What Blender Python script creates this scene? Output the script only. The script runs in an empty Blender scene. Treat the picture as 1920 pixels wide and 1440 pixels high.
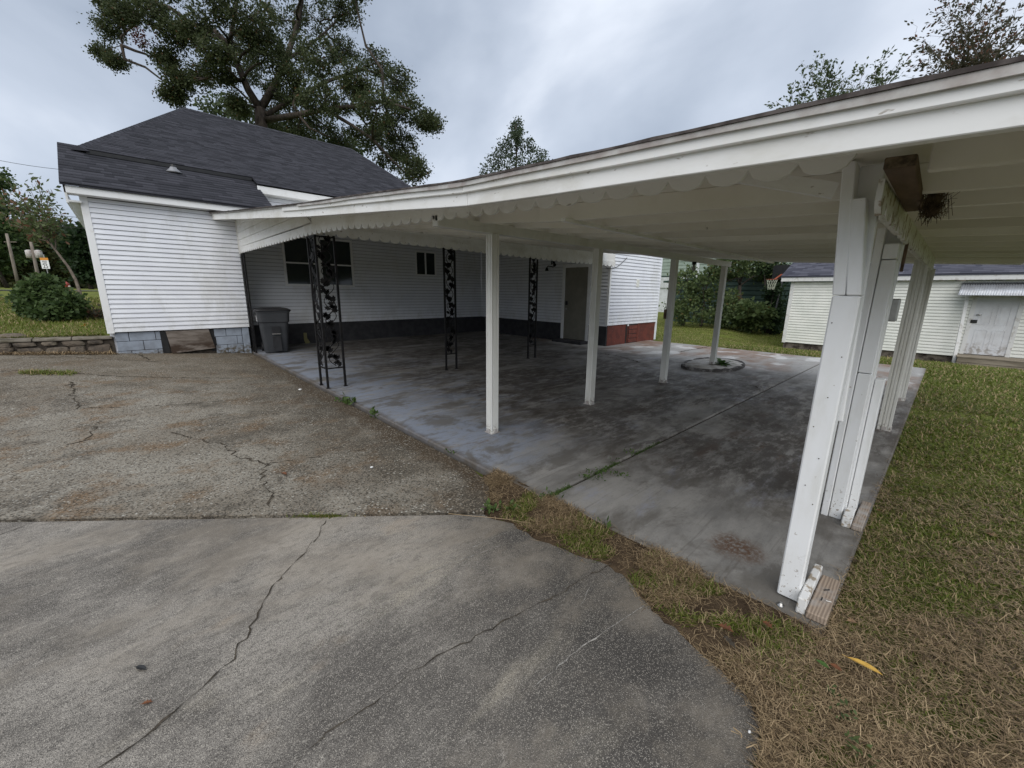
import bpy, math, random
import numpy as np
from mathutils import Vector, Matrix

random.seed(7)
rng = np.random.default_rng(11)
scene = bpy.context.scene
col = scene.collection

# ------------------------------------------------------------------ camera
H = 1.45
YAW, PITCH, ROLL, FPX = math.radians(46.78), math.radians(12.82), math.radians(-0.735), 757.0
fw = np.array([math.cos(YAW) * math.cos(PITCH), math.sin(YAW) * math.cos(PITCH), -math.sin(PITCH)])
rt = np.array([math.sin(YAW), -math.cos(YAW), 0.0])
dn = np.cross(fw, rt)
cr, sr = math.cos(ROLL), math.sin(ROLL)
rt, dn = cr * rt + sr * dn, -sr * rt + cr * dn
CAM = np.array([0.0, 0.0, H])
cd = bpy.data.cameras.new("camera")
cam = bpy.data.objects.new("camera", cd)
col.objects.link(cam)
cam.matrix_world = Matrix(((rt[0], -dn[0], -fw[0], 0), (rt[1], -dn[1], -fw[1], 0), (rt[2], -dn[2], -fw[2], H), (0, 0, 0, 1)))
cd.sensor_width = 36.0
cd.lens = FPX * 36.0 / 1920.0
cd.clip_start = 0.05
cd.clip_end = 2000
scene.camera = cam

# ------------------------------------------------------------------ world: overcast sky
SUN_EL, SUN_AZ = math.radians(48), math.radians(222)     # direction towards the sun, azimuth from +x
world = bpy.data.worlds.new("World")
scene.world = world
world.use_nodes = True
wt = world.node_tree
for n in list(wt.nodes):
    wt.nodes.remove(n)
wo = wt.nodes.new("ShaderNodeOutputWorld")
bg = wt.nodes.new("ShaderNodeBackground")
bg.inputs["Strength"].default_value = 0.1
sky = wt.nodes.new("ShaderNodeTexSky")
sky.sky_type = "NISHITA"
sky.sun_disc = False
sky.sun_elevation = SUN_EL
sky.sun_rotation = math.radians(90) - SUN_AZ
tc = wt.nodes.new("ShaderNodeTexCoord")
mp = wt.nodes.new("ShaderNodeMapping")
mp.inputs["Scale"].default_value = (1.0, 1.0, 2.0)
mp.inputs["Location"].default_value = (13.36, 15.29, 11.46)
nz = wt.nodes.new("ShaderNodeTexNoise")
nz.inputs["Scale"].default_value = 1.5
nz.inputs["Detail"].default_value = 7
nz.inputs["Roughness"].default_value = 0.46
nz.inputs["Distortion"].default_value = 0.35
rp = wt.nodes.new("ShaderNodeValToRGB")
rp.color_ramp.elements[0].position = 0.37
rp.color_ramp.elements[0].color = (0.340, 0.395, 0.485, 1)
rp.color_ramp.elements[1].position = 0.64
rp.color_ramp.elements[1].color = (0.780, 0.830, 0.915, 1)
e = rp.color_ramp.elements.new(0.50)
e.color = (0.500, 0.558, 0.655, 1)
sc = wt.nodes.new("ShaderNodeVectorMath")
sc.operation = "SCALE"
sc.inputs["Scale"].default_value = 6.6
mx = wt.nodes.new("ShaderNodeMix")
mx.data_type = "RGBA"
mx.inputs["Factor"].default_value = 0.95
L = wt.links.new
L(tc.outputs["Generated"], mp.inputs["Vector"])
L(mp.outputs["Vector"], nz.inputs["Vector"])
L(nz.outputs["Fac"], rp.inputs["Fac"])
L(rp.outputs["Color"], sc.inputs[0])
L(sky.outputs["Color"], mx.inputs["A"])
L(sc.outputs["Vector"], mx.inputs["B"])
L(mx.outputs["Result"], bg.inputs["Color"])
L(bg.outputs["Background"], wo.inputs["Surface"])

sd = bpy.data.lights.new("sun", "SUN")
sd.energy = 1.5
sd.angle = math.radians(75)
sd.color = (1.0, 0.96, 0.90)
sun = bpy.data.objects.new("sun", sd)
col.objects.link(sun)
sv = Vector((math.cos(SUN_AZ) * math.cos(SUN_EL), math.sin(SUN_AZ) * math.cos(SUN_EL), math.sin(SUN_EL)))
sun.rotation_euler = sv.to_track_quat("Z", "Y").to_euler()

scene.view_settings.view_transform = "Standard"
scene.view_settings.look = "None"
scene.view_settings.gamma = 1.0
scene.view_settings.use_curve_mapping = False
scene.view_settings.exposure = 0.90
scene.cycles.max_bounces = 8
scene.cycles.diffuse_bounces = 7
scene.cycles.glossy_bounces = 2
scene.cycles.use_denoising = True
scene.cycles.denoiser = "OPENIMAGEDENOISE"
scene.cycles.denoising_input_passes = "RGB_ALBEDO_NORMAL"
scene.cycles.denoising_prefilter = "NONE"
scene.cycles.use_adaptive_sampling = False


def ray(x, y):
    return ((x - 960) / FPX) * rt + ((y - 720) / FPX) * dn + fw


def deep(x, y, d):          # a point d metres in front of the lens
    return CAM + ray(x, y) * d


def at_x(x, y, X):
    r = ray(x, y)
    return CAM + r * (X / r[0])


def at_y(x, y, Y):
    r = ray(x, y)
    return CAM + r * (Y / r[1])


def at_z(x, y, z):
    r = ray(x, y)
    return CAM + r * ((z - H) / r[2])


def lerp(a, b, t):
    return a + (b - a) * t


def sstep(a, b, x):
    t = np.clip((x - a) / (b - a), 0, 1)
    return t * t * (3 - 2 * t)


# ------------------------------------------------------------------ materials
class Mat:
    def __init__(self, name, rough=0.8, spec=0.3, metal=0.0):
        self.m = bpy.data.materials.new(name)
        self.m.use_nodes = True
        self.t = self.m.node_tree
        self.b = self.t.nodes["Principled BSDF"]
        self.b.inputs["Roughness"].default_value = rough
        self.b.inputs["Specular IOR Level"].default_value = spec
        self.b.inputs["Metallic"].default_value = metal
        self.geo = None

    def n(self, kind, **kw):
        nd = self.t.nodes.new(kind)
        for k, v in kw.items():
            if k in nd.inputs:
                nd.inputs[k].default_value = v
            else:
                setattr(nd, k, v)
        return nd

    def link(self, a, b):
        self.t.links.new(a, b)

    def co(self, scale=(1, 1, 1), loc=(0, 0, 0), rot=(0, 0, 0)):
        g = self.n("ShaderNodeNewGeometry")
        m = self.n("ShaderNodeMapping")
        m.inputs["Scale"].default_value = scale
        m.inputs["Location"].default_value = loc
        m.inputs["Rotation"].default_value = rot
        self.link(g.outputs["Position"], m.inputs["Vector"])
        return m.outputs["Vector"]

    def noise(self, scale, detail=4, rough=0.55, stretch=(1, 1, 1), loc=(0, 0, 0), dist=0.0, rot=(0, 0, 0)):
        nd = self.n("ShaderNodeTexNoise", Scale=scale, Detail=detail, Roughness=rough, Distortion=dist)
        self.link(self.co(stretch, loc, rot), nd.inputs["Vector"])
        return nd.outputs["Fac"]

    def step(self, fac, a, b, lo=0.0, hi=1.0):
        r = self.n("ShaderNodeMapRange")
        r.interpolation_type = "SMOOTHSTEP"
        for k, v in (("From Min", a), ("From Max", b), ("To Min", lo), ("To Max", hi)):
            r.inputs[k].default_value = v
        self.link(fac, r.inputs["Value"])
        return r.outputs["Result"]

    def mul(self, a, b, op="MULTIPLY"):
        nd = self.n("ShaderNodeMath", operation=op)
        for i, v in enumerate((a, b)):
            if isinstance(v, (int, float)):
                nd.inputs[i].default_value = v
            else:
                self.link(v, nd.inputs[i])
        return nd.outputs["Value"]

    def mix(self, a, b, fac):
        nd = self.n("ShaderNodeMix", data_type="RGBA")
        for k, v in (("A", a), ("B", b)):
            if isinstance(v, tuple):
                nd.inputs[k].default_value = (*v, 1) if len(v) == 3 else v
            else:
                self.link(v, nd.inputs[k])
        if isinstance(fac, (int, float)):
            nd.inputs["Factor"].default_value = fac
        else:
            self.link(fac, nd.inputs["Factor"])
        return nd.outputs["Result"]

    def xyz(self):
        g = self.n("ShaderNodeNewGeometry")
        s = self.n("ShaderNodeSeparateXYZ")
        self.link(g.outputs["Position"], s.inputs["Vector"])
        return s.outputs["X"], s.outputs["Y"], s.outputs["Z"]

    def island(self):
        return self.n("ShaderNodeNewGeometry").outputs["Random Per Island"]

    def objrand(self):
        return self.n("ShaderNodeObjectInfo").outputs["Random"]

    def color(self, c):
        if isinstance(c, tuple):
            self.b.inputs["Base Color"].default_value = (*c, 1)
        else:
            self.link(c, self.b.inputs["Base Color"])
        return self

    def bump(self, h, strength=0.3, dist=0.01):
        nd = self.n("ShaderNodeBump", Strength=strength, Distance=dist)
        self.link(h, nd.inputs["Height"])
        self.link(nd.outputs["Normal"], self.b.inputs["Normal"])
        return self

    def rough(self, r):
        self.link(r, self.b.inputs["Roughness"])
        return self


def simple(name, a, b, scale=8, rough=0.7, spec=0.3, bump=0.0, bscale=60, stretch=(1, 1, 1), metal=0.0, lo=0.35, hi=0.65):
    m = Mat(name, rough, spec, metal)
    m.color(m.mix(a, b, m.step(m.noise(scale, 5, 0.6, stretch), lo, hi)))
    if bump:
        m.bump(m.noise(bscale, 3, 0.6, stretch), bump, 0.004)
    return m.m


def leaf_mat(name, dark, light, warm=None, warm_amt=0.08, trans=0.42):
    m = Mat(name, 0.55, 0.25)
    r = m.island()
    base = m.mix(dark, light, r)
    big = m.step(m.noise(1.3, 2), 0.35, 0.65)
    base = m.mix(base, m.mix(dark, light, 0.2), m.mul(big, 0.5))
    if warm:
        base = m.mix(base, warm, m.step(m.mul(r, 7.3, "MULTIPLY"), 7.3 * (1 - warm_amt), 7.3 * (1 - warm_amt) + 0.05))
    m.color(base)
    tr = m.n("ShaderNodeBsdfTranslucent")
    m.link(base, tr.inputs["Color"])
    ms = m.n("ShaderNodeMixShader")
    ms.inputs["Fac"].default_value = trans
    m.link(m.b.outputs["BSDF"], ms.inputs[1])
    m.link(tr.outputs["BSDF"], ms.inputs[2])
    m.link(ms.outputs["Shader"], m.t.nodes["Material Output"].inputs["Surface"])
    return m.m


M = {}
M["vinyl"] = simple("vinyl_siding", (0.715, 0.735, 0.785), (0.775, 0.795, 0.835), 2.5, 0.45, 0.35)
m = Mat("vinyl_siding", 0.45, 0.35)
x_, y_, z_ = m.xyz()
c = m.mix((0.715, 0.735, 0.785), (0.775, 0.795, 0.835), m.step(m.noise(2.5, 5, 0.6), 0.35, 0.65))
c = m.mix(c, (0.64, 0.655, 0.69), m.mul(m.objrand(), 0.35))
c = m.mix(c, (0.52, 0.52, 0.49), m.mul(m.step(z_, 1.1, 0.55), m.mul(m.step(m.noise(3.5, 6, 0.7, (1, 1, 0.5)), 0.42, 0.66), 0.55)))
c = m.mix(c, (0.58, 0.585, 0.57), m.mul(m.step(m.noise(1.3, 7, 0.72, (1, 1, 0.35)), 0.52, 0.66), 0.5))
m.color(c).bump(m.noise(6, 3, 0.5, (0.5, 0.5, 2)), 0.15, 0.004)
M["vinyl"] = m.m
M["vinyl_dirty"] = simple("cream_siding", (0.66, 0.67, 0.62), (0.74, 0.74, 0.69), 2.0, 0.5, 0.3)
m = Mat("white_trim", 0.5, 0.35)
m.color(m.mix((0.78, 0.79, 0.79), (0.66, 0.65, 0.62), m.step(m.noise(5, 6, 0.65), 0.5, 0.8)))
M["trim"] = m.m
M["shade_sheathing"] = simple("gap_shade_sheathing", (0.035, 0.032, 0.030), (0.055, 0.05, 0.045), 6, 0.95, 0.05)  # wall backing, coloured dark to paint shade into the gaps between siding laps
# painted lumber, a little weathered with nail holes
m = Mat("painted_wood", 0.6, 0.3)
c = m.mix((0.82, 0.82, 0.81), (0.71, 0.70, 0.66), m.step(m.noise(4, 6, 0.65, (1, 0.4, 1)), 0.42, 0.75))
c = m.mix(c, (0.30, 0.25, 0.20), m.mul(m.step(m.noise(34, 3, 0.5, (1, 0.35, 1)), 0.67, 0.72), 0.7))
c = m.mix(c, (0.62, 0.605, 0.56), m.mul(m.step(m.noise(1.4, 6, 0.7, (1, 1, 1.6)), 0.50, 0.66), 0.6))
m.color(c).bump(m.noise(60, 4, 0.6, (1, 0.15, 1)), 0.12, 0.003)
M["paint"] = m.m
m = Mat("porch_ceiling_paint", 0.65, 0.25)
c = m.mix((0.87, 0.855, 0.80), (0.78, 0.755, 0.68), m.step(m.noise(2.2, 6, 0.65), 0.38, 0.72))
c = m.mix(c, (0.50, 0.475, 0.41), m.mul(m.objrand(), 0.40))
c = m.mix(c, (0.16, 0.14, 0.11), m.mul(m.step(m.noise(14, 4, 0.6), 0.70, 0.76), 0.75))
m.color(c)
M["ceiling"] = m.m
m = Mat("post_paint", 0.55, 0.3)
x_, y_, z_ = m.xyz()
c = m.mix((0.80, 0.81, 0.82), (0.70, 0.70, 0.68), m.step(m.noise(6, 6, 0.65, (1, 1, 0.3)), 0.42, 0.75))
low = m.step(z_, 0.30, 0.05)
c = m.mix(c, (0.22, 0.17, 0.12), m.mul(low, m.step(m.noise(60, 4, 0.6), 0.60, 0.66)))
c = m.mix(c, (0.33, 0.29, 0.24), m.mul(m.step(m.noise(30, 3, 0.5), 0.72, 0.77), 0.8))
m.color(c).bump(m.noise(50, 4, 0.6, (1, 1, 0.2)), 0.12, 0.003)
M["post"] = m.m
m = Mat("aluminium_post_enamel", 0.4, 0.4)
x_, y_, z_ = m.xyz()
c = m.mix((0.70, 0.70, 0.67), (0.58, 0.57, 0.52), m.step(m.noise(3, 6, 0.65, (1, 1, 0.25)), 0.42, 0.75))
c = m.mix(c, (0.18, 0.15, 0.12), m.mul(m.step(z_, 0.12, 0.0), m.step(m.noise(45, 4, 0.6), 0.48, 0.60)))
m.color(c)
M["enamel"] = m.m
m = Mat("raw_lumber", 0.8, 0.2)
w = m.n("ShaderNodeTexWave", Scale=24, Distortion=5.0, Detail=3)
w.bands_direction = "Y"
m.link(m.co((0.15, 1, 1)), w.inputs["Vector"])
c = m.mix((0.34, 0.27, 0.21), (0.20, 0.155, 0.12), w.outputs["Fac"])
c = m.mix(c, (0.33, 0.31, 0.29), m.step(m.noise(9, 4), 0.45, 0.7))
m.color(c).bump(w.outputs["Fac"], 0.2, 0.002)
M["lumber"] = m.m
m = Mat("chipped_white_lumber", 0.7, 0.25)
c = m.mix((0.66, 0.66, 0.65), (0.33, 0.28, 0.22), m.step(m.noise(16, 5, 0.65), 0.52, 0.60))
m.color(c)
M["chipped"] = m.m
M["old_trim"] = simple("old_trim_paint", (0.64, 0.64, 0.63), (0.46, 0.44, 0.41), 9, 0.7, 0.25, lo=0.5, hi=0.72)
m = Mat("old_timber", 0.85, 0.15)
c = m.mix((0.175, 0.120, 0.085), (0.085, 0.060, 0.045), m.step(m.noise(10, 6, 0.6, (0.2, 1, 1)), 0.35, 0.7))
m.color(c).bump(m.noise(40, 5, 0.6, (0.1, 1, 1)), 0.3, 0.004)
M["timber"] = m.m
M["iron"] = simple("black_iron", (0.006, 0.006, 0.007), (0.014, 0.013, 0.013), 14, 0.6, 0.2)
m = Mat("asphalt_shingle", 0.9, 0.2)
r = m.island()
c = m.mix((0.024, 0.025, 0.031), (0.050, 0.051, 0.062), r)
c = m.mix(c, (0.085, 0.088, 0.100), m.mul(m.step(m.noise(140, 2), 0.55, 0.75), 0.5))
m.color(c).bump(m.noise(180, 2), 0.4, 0.003)
M["shingle"] = m.m
m = Mat("bluish_shingle", 0.9, 0.2)
c = m.mix((0.048, 0.050, 0.068), (0.105, 0.108, 0.135), m.island())
m.color(c)
M["shingle_blue"] = m.m
M["roll_roof"] = simple("roll_roofing", (0.05, 0.042, 0.04), (0.12, 0.105, 0.10), 12, 0.9, 0.15, 0.3, 90)
M["vent_metal"] = simple("dull_vent_metal", (0.24, 0.245, 0.26), (0.16, 0.165, 0.175), 14, 0.5, 0.4)
M["flashing"] = simple("dull_flashing", (0.50, 0.49, 0.47), (0.33, 0.29, 0.27), 7, 0.45, 0.4)
m = Mat("painted_block", 0.8, 0.2)
c = m.mix((0.29, 0.33, 0.39), (0.22, 0.245, 0.285), m.step(m.noise(6, 5), 0.35, 0.7))
x_, y_, z_ = m.xyz()
c = m.mix(c, (0.10, 0.085, 0.06), m.mul(m.step(z_, 0.26, 0.08), m.step(m.noise(18, 5), 0.38, 0.62)))
m.color(c).bump(m.noise(70, 4), 0.25, 0.004)
M["block"] = m.m
M["skirt_dark"] = simple("dark_foundation_paint", (0.036, 0.036, 0.040), (0.055, 0.054, 0.058), 5, 0.75, 0.25, 0.2, 50)
m = Mat("red_foundation_paint", 0.7, 0.25)
c = m.mix((0.155, 0.045, 0.032), (0.11, 0.036, 0.028), m.step(m.noise(5, 5), 0.4, 0.65))
c = m.mix(c, (0.30, 0.20, 0.17), m.mul(m.step(m.noise(22, 5, 0.6), 0.64, 0.70), 0.7))
m.color(c).bump(m.noise(40, 4), 0.2, 0.004)
M["skirt_red"] = m.m
m = Mat("weathered_plywood", 0.85, 0.15)
c = m.mix((0.19, 0.165, 0.145), (0.085, 0.068, 0.055), m.step(m.noise(7, 6, 0.65, (0.35, 1, 1.6)), 0.36, 0.66))
x_, y_, z_ = m.xyz()
c = m.mix(c, (0.05, 0.035, 0.026), m.mul(m.step(z_, 0.36, 0.24), m.step(m.noise(9, 5, 0.6, (0.3, 1, 1)), 0.36, 0.55)))
m.color(c).bump(m.noise(40, 5, 0.6, (0.1, 1, 1)), 0.4, 0.006)
M["plywood"] = m.m
M["door_dark"] = simple("olive_door_paint", (0.235, 0.225, 0.185), (0.20, 0.19, 0.155), 4, 0.5, 0.35)
m = Mat("scuffed_white_door", 0.5, 0.35)
c = m.mix((0.62, 0.63, 0.65), (0.55, 0.55, 0.56), m.step(m.noise(3, 5), 0.4, 0.65))
x_, y_, z_ = m.xyz()
c = m.mix(c, (0.36, 0.34, 0.32), m.mul(m.step(z_, 0.30, -0.05), m.step(m.noise(9, 5), 0.45, 0.6)))
m.color(c)
M["door_white"] = m.m
m = Mat("window_glass", 0.06, 0.5)
m.color((0.016, 0.024, 0.022))
M["glass"] = m.m
M["black"] = simple("black_hardware_and_gap_shade", (0.012, 0.012, 0.013), (0.02, 0.02, 0.02), 10, 0.4, 0.4)  # also paints the shade beside the crawl hatch and under the roof step
M["nickel"] = simple("satin_nickel", (0.45, 0.44, 0.42), (0.35, 0.34, 0.33), 20, 0.35, 0.5, metal=1.0)
M["bin"] = simple("grey_bin_plastic", (0.040, 0.043, 0.048), (0.052, 0.055, 0.060), 4, 0.45, 0.4, 0.15, 160)
M["bin_lid"] = simple("black_bin_plastic", (0.016, 0.016, 0.018), (0.028, 0.028, 0.030), 6, 0.4, 0.4)
M["white_print"] = simple("faded_white_print", (0.55, 0.55, 0.55), (0.35, 0.35, 0.35), 40, 0.6, 0.3)
M["bulb"] = simple("dusty_glass_bulb", (0.42, 0.42, 0.38), (0.33, 0.33, 0.30), 12, 0.2, 0.5)
m = Mat("stone", 0.85, 0.2)
r = m.objrand()
c = m.mix((0.105, 0.085, 0.068), (0.185, 0.155, 0.120), r)
c = m.mix(c, (0.06, 0.052, 0.044), m.step(m.noise(9, 6, 0.65), 0.46, 0.70))
c = m.mix(c, (0.06, 0.065, 0.035), m.mul(m.step(m.noise(4, 5), 0.55, 0.7), 0.5))
m.color(c).bump(m.noise(16, 6, 0.65), 0.6, 0.02)
M["stone"] = m.m
M["mortar"] = simple("dark_mortar", (0.055, 0.047, 0.038), (0.10, 0.085, 0.07), 18, 0.95, 0.1, 0.5, 60)
M["cap"] = simple("mossy_cap_stone", (0.20, 0.18, 0.15), (0.105, 0.095, 0.07), 5, 0.9, 0.1, 0.5, 40)
M["foundation_stone"] = simple("stained_foundation", (0.15, 0.13, 0.11), (0.035, 0.028, 0.024), 5, 0.9, 0.1, 0.5, 40)
m = Mat("galvanised_tin", 0.42, 0.45)
c = m.mix((0.40, 0.42, 0.45), (0.27, 0.27, 0.28), m.step(m.noise(3, 6, 0.65, (1, 1, 0.3)), 0.40, 0.70))
m.color(c)
m.b.inputs["Metallic"].default_value = 0.5
M["tin"] = m.m
M["deck_wood"] = simple("grey_deck_boards", (0.27, 0.235, 0.185), (0.17, 0.145, 0.11), 7, 0.85, 0.15, 0.3, 40, (1, 0.2, 1))
M["barn"] = simple("dark_green_steel", (0.030, 0.055, 0.046), (0.045, 0.074, 0.062), 1.5, 0.5, 0.35)
M["green_siding"] = simple("pale_green_siding", (0.25, 0.31, 0.26), (0.29, 0.35, 0.30), 1.5, 0.6, 0.3)
M["lattice"] = simple("white_lattice", (0.62, 0.64, 0.65), (0.5, 0.52, 0.52), 3, 0.6, 0.3)
M["orange"] = simple("orange_steel", (0.30, 0.075, 0.035), (0.20, 0.055, 0.03), 6, 0.5, 0.3)
M["net"] = simple("dull_net_cord", (0.50, 0.52, 0.42), (0.40, 0.42, 0.33), 10, 0.8, 0.2)
M["pole_wood"] = simple("grey_pole_wood", (0.23, 0.20, 0.17), (0.14, 0.12, 0.10), 4, 0.9, 0.1, stretch=(1, 1, 0.2))
M["sign_white"] = simple("sign_white", (0.72, 0.73, 0.74), (0.66, 0.67, 0.68), 3, 0.45, 0.4)
M["sign_orange"] = simple("sign_orange", (0.62, 0.26, 0.03), (0.55, 0.22, 0.03), 3, 0.45, 0.4)
M["hydrant"] = simple("hydrant_red", (0.33, 0.05, 0.04), (0.25, 0.05, 0.04), 6, 0.5, 0.4)
M["hydrant_cap"] = simple("hydrant_white", (0.55, 0.50, 0.47), (0.42, 0.36, 0.34), 6, 0.5, 0.4)
m = Mat("bark", 0.9, 0.1)
c = m.mix((0.070, 0.058, 0.048), (0.030, 0.025, 0.022), m.step(m.noise(6, 6, 0.65, (1, 1, 0.25)), 0.38, 0.65))
m.color(c).bump(m.noise(9, 5, 0.6, (1, 1, 0.2)), 0.6, 0.03)
M["bark"] = m.m
M["bark_pale"] = simple("pale_bark", (0.16, 0.135, 0.11), (0.09, 0.075, 0.062), 8, 0.9, 0.1)
M["oak_leaf"] = leaf_mat("oak_leaves", (0.030, 0.044, 0.018), (0.105, 0.125, 0.055), (0.12, 0.07, 0.03), 0.03)
M["red_leaf"] = leaf_mat("reddish_leaves", (0.075, 0.022, 0.020), (0.13, 0.045, 0.030))
M["pale_leaf"] = leaf_mat("pale_green_leaves", (0.055, 0.080, 0.035), (0.115, 0.145, 0.070))
M["conical_leaf"] = leaf_mat("grey_green_leaves", (0.040, 0.062, 0.034), (0.090, 0.115, 0.068))
M["twig_leaf"] = leaf_mat("autumn_leaves", (0.055, 0.058, 0.034), (0.11, 0.095, 0.060), (0.16, 0.08, 0.05), 0.15)
M["shrub_leaf"] = leaf_mat("shrub_leaves", (0.030, 0.056, 0.018), (0.100, 0.150, 0.050))
M["hedge_leaf"] = leaf_mat("hedge_leaves", (0.045, 0.072, 0.024), (0.150, 0.195, 0.075), (0.14, 0.12, 0.04), 0.04)
M["ivy_leaf"] = leaf_mat("ivy_leaves", (0.016, 0.034, 0.014), (0.042, 0.072, 0.026))
M["wood_leaf"] = leaf_mat("woodland_leaves", (0.040, 0.052, 0.018), (0.125, 0.135, 0.048), (0.11, 0.085, 0.03), 0.10)
M["hosta"] = leaf_mat("planter_leaves", (0.06, 0.12, 0.03), (0.12, 0.22, 0.06))
M["sapling_leaf"] = leaf_mat("sapling_leaves", (0.075, 0.105, 0.040), (0.165, 0.190, 0.085), (0.19, 0.10, 0.06), 0.16)
M["yellow_leaf"] = simple("yellow_leaf", (0.52, 0.33, 0.07), (0.42, 0.25, 0.05), 30, 0.6, 0.3)
M["brown_leaf"] = simple("brown_leaf", (0.16, 0.065, 0.03), (0.09, 0.04, 0.022), 30, 0.7, 0.2)
M["tan_leaf"] = simple("tan_leaf", (0.24, 0.16, 0.09), (0.16, 0.10, 0.06), 30, 0.7, 0.2)
M["twig"] = simple("nest_twigs", (0.17, 0.13, 0.09), (0.05, 0.038, 0.028), 30, 0.9, 0.1)
M["wire"] = simple("black_cable", (0.02, 0.02, 0.02), (0.03, 0.03, 0.03), 10, 0.6, 0.3)
M["scuff"] = simple("pale_scrape", (0.33, 0.315, 0.29), (0.15, 0.142, 0.13), 60, 0.95, 0.05, lo=0.42, hi=0.60)
M["crack"] = simple("crack_dirt", (0.036, 0.031, 0.025), (0.085, 0.073, 0.058), 20, 1.0, 0.0)
m = Mat("peeling_paint_patch", 0.8, 0.2)
m.color((0.25, 0.23, 0.11))
M["patch"] = m.m

# ground materials
m = Mat("tan_aggregate_driveway", 0.92, 0.12)
x_, y_, z_ = m.xyz()
big = m.noise(0.9, 5, 0.6, loc=(3, 1, 0))
c = m.mix((0.1793, 0.1596, 0.1300), (0.2485, 0.2310, 0.1959), m.step(big, 0.38, 0.62))
c = m.mix(c, (0.0815, 0.0722, 0.0593), m.mul(m.step(m.noise(1.5, 7, 0.72, loc=(11, 3, 0)), 0.48, 0.62), 0.75))
c = m.mix(c, (0.1507, 0.0941, 0.0494), m.mul(m.step(m.noise(2.2, 6, 0.65, loc=(7, 2, 0)), 0.50, 0.66), 0.75))
dk = m.mul(m.step(x_, 0.2, 1.9), m.step(m.noise(1.6, 5, 0.6, loc=(1, 9, 0)), 0.30, 0.58))
c = m.mix(c, (0.0611, 0.0529, 0.0419), m.mul(dk, 0.85))
c = m.mix(c, (0.0693, 0.0504, 0.0329), m.mul(m.step(m.mul(x_, m.mul(m.noise(2.5, 5, 0.6), 0.5), "ADD"), 1.93, 2.08), 0.9))
far = m.mul(m.step(y_, 6.5, 9.5), m.step(m.noise(1.2, 4, 0.6, (0.4, 1, 1)), 0.3, 0.6))
c = m.mix(c, (0.1222, 0.0991, 0.0700), m.mul(far, 0.7))
v = m.n("ShaderNodeTexVoronoi", Scale=95)
m.link(m.co((1, 1, 1)), v.inputs["Vector"])
vs = m.n("ShaderNodeSeparateColor")
m.link(v.outputs["Color"], vs.inputs["Color"])
c = m.mix(c, (0.3667, 0.3528, 0.3128), m.mul(m.step(vs.outputs["Red"], 0.90, 0.95), m.step(m.noise(3, 4, loc=(5, 5, 0)), 0.35, 0.6)))
c = m.mix(c, (0.0489, 0.0420, 0.0329), m.mul(m.step(vs.outputs["Green"], 0.66, 0.76), 0.75))
c = m.mix(c, (0.2444, 0.2100, 0.1646), m.mul(m.step(vs.outputs["Blue"], 0.76, 0.86), 0.6))
m.color(c).bump(m.mul(v.outputs["Distance"], m.noise(120, 3)), 0.7, 0.008)
M["drive_tan"] = m.m

m = Mat("grey_broom_concrete", 0.9, 0.15)
x_, y_, z_ = m.xyz()
rot = (0, 0, math.radians(-32))
big = m.mul(m.mul(m.noise(0.8, 5, 0.6, (0.75, 1.15, 1), (2, 4, 0), 0.2, rot), 0.5), m.mul(m.noise(3.1, 7, 0.72, (0.7, 1.1, 1), (5, 1, 0), 0.2, rot), 0.5), "ADD")
c = m.mix((0.1270, 0.1172, 0.1057), (0.3152, 0.2911, 0.2577), m.step(big, 0.40, 0.60))
c = m.mix(c, (0.1082, 0.1007, 0.0909), m.mul(m.step(m.noise(26, 7, 0.75, (0.55, 1.2, 1), (1, 1, 0), 0, rot), 0.50, 0.62), 0.55))
c = m.mix(c, (0.3951, 0.3662, 0.3232), m.mul(m.step(m.noise(31, 7, 0.75, (0.45, 1.2, 1), (7, 3, 0), 0, rot), 0.56, 0.66), 0.5))
c = m.mix(c, (0.3951, 0.3571, 0.2883), m.mul(m.step(m.noise(2.6, 6, 0.7, (0.35, 1.1, 1), (9, 3, 0), 0.3, rot), 0.56, 0.74), 0.75))
c = m.mix(c, (0.3575, 0.2747, 0.1922), m.mul(m.step(m.noise(2.0, 4, 0.6, (0.6, 1.1, 1), (14, 6, 0), 0, rot), 0.62, 0.74), 0.55))
edge = m.step(m.mul(x_, m.mul(y_, -0.30), "ADD"), 0.35, 1.15)
c = m.mix(c, (0.0517, 0.0485, 0.0454), m.mul(edge, m.mul(m.step(m.noise(2.4, 5, 0.6, loc=(3, 8, 0)), 0.22, 0.55), 0.85)))
rawness = m.step(m.noise(1.3, 7, 0.7, (0.6, 1.1, 1), (21, 5, 0), 0.3, rot), 0.36, 0.54, 0.25, 1.0)
c = m.mix(m.mix(c, (0.3669, 0.3159, 0.2490), 0.42), c, rawness)
v = m.n("ShaderNodeTexVoronoi", Scale=380)
m.link(m.co((1, 1, 1)), v.inputs["Vector"])
vs = m.n("ShaderNodeSeparateColor")
m.link(v.outputs["Color"], vs.inputs["Color"])
c = m.mix(c, (0.0517, 0.0476, 0.0428), m.mul(m.step(vs.outputs["Red"], 0.60, 0.72), m.mul(rawness, 0.62)))
c = m.mix(c, (0.5457, 0.5036, 0.4368), m.mul(m.step(vs.outputs["Green"], 0.82, 0.92), m.mul(rawness, 0.50)))
m.color(c).bump(m.mul(v.outputs["Distance"], m.noise(260, 2)), 0.8, 0.006)
M["drive_grey"] = m.m

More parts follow.
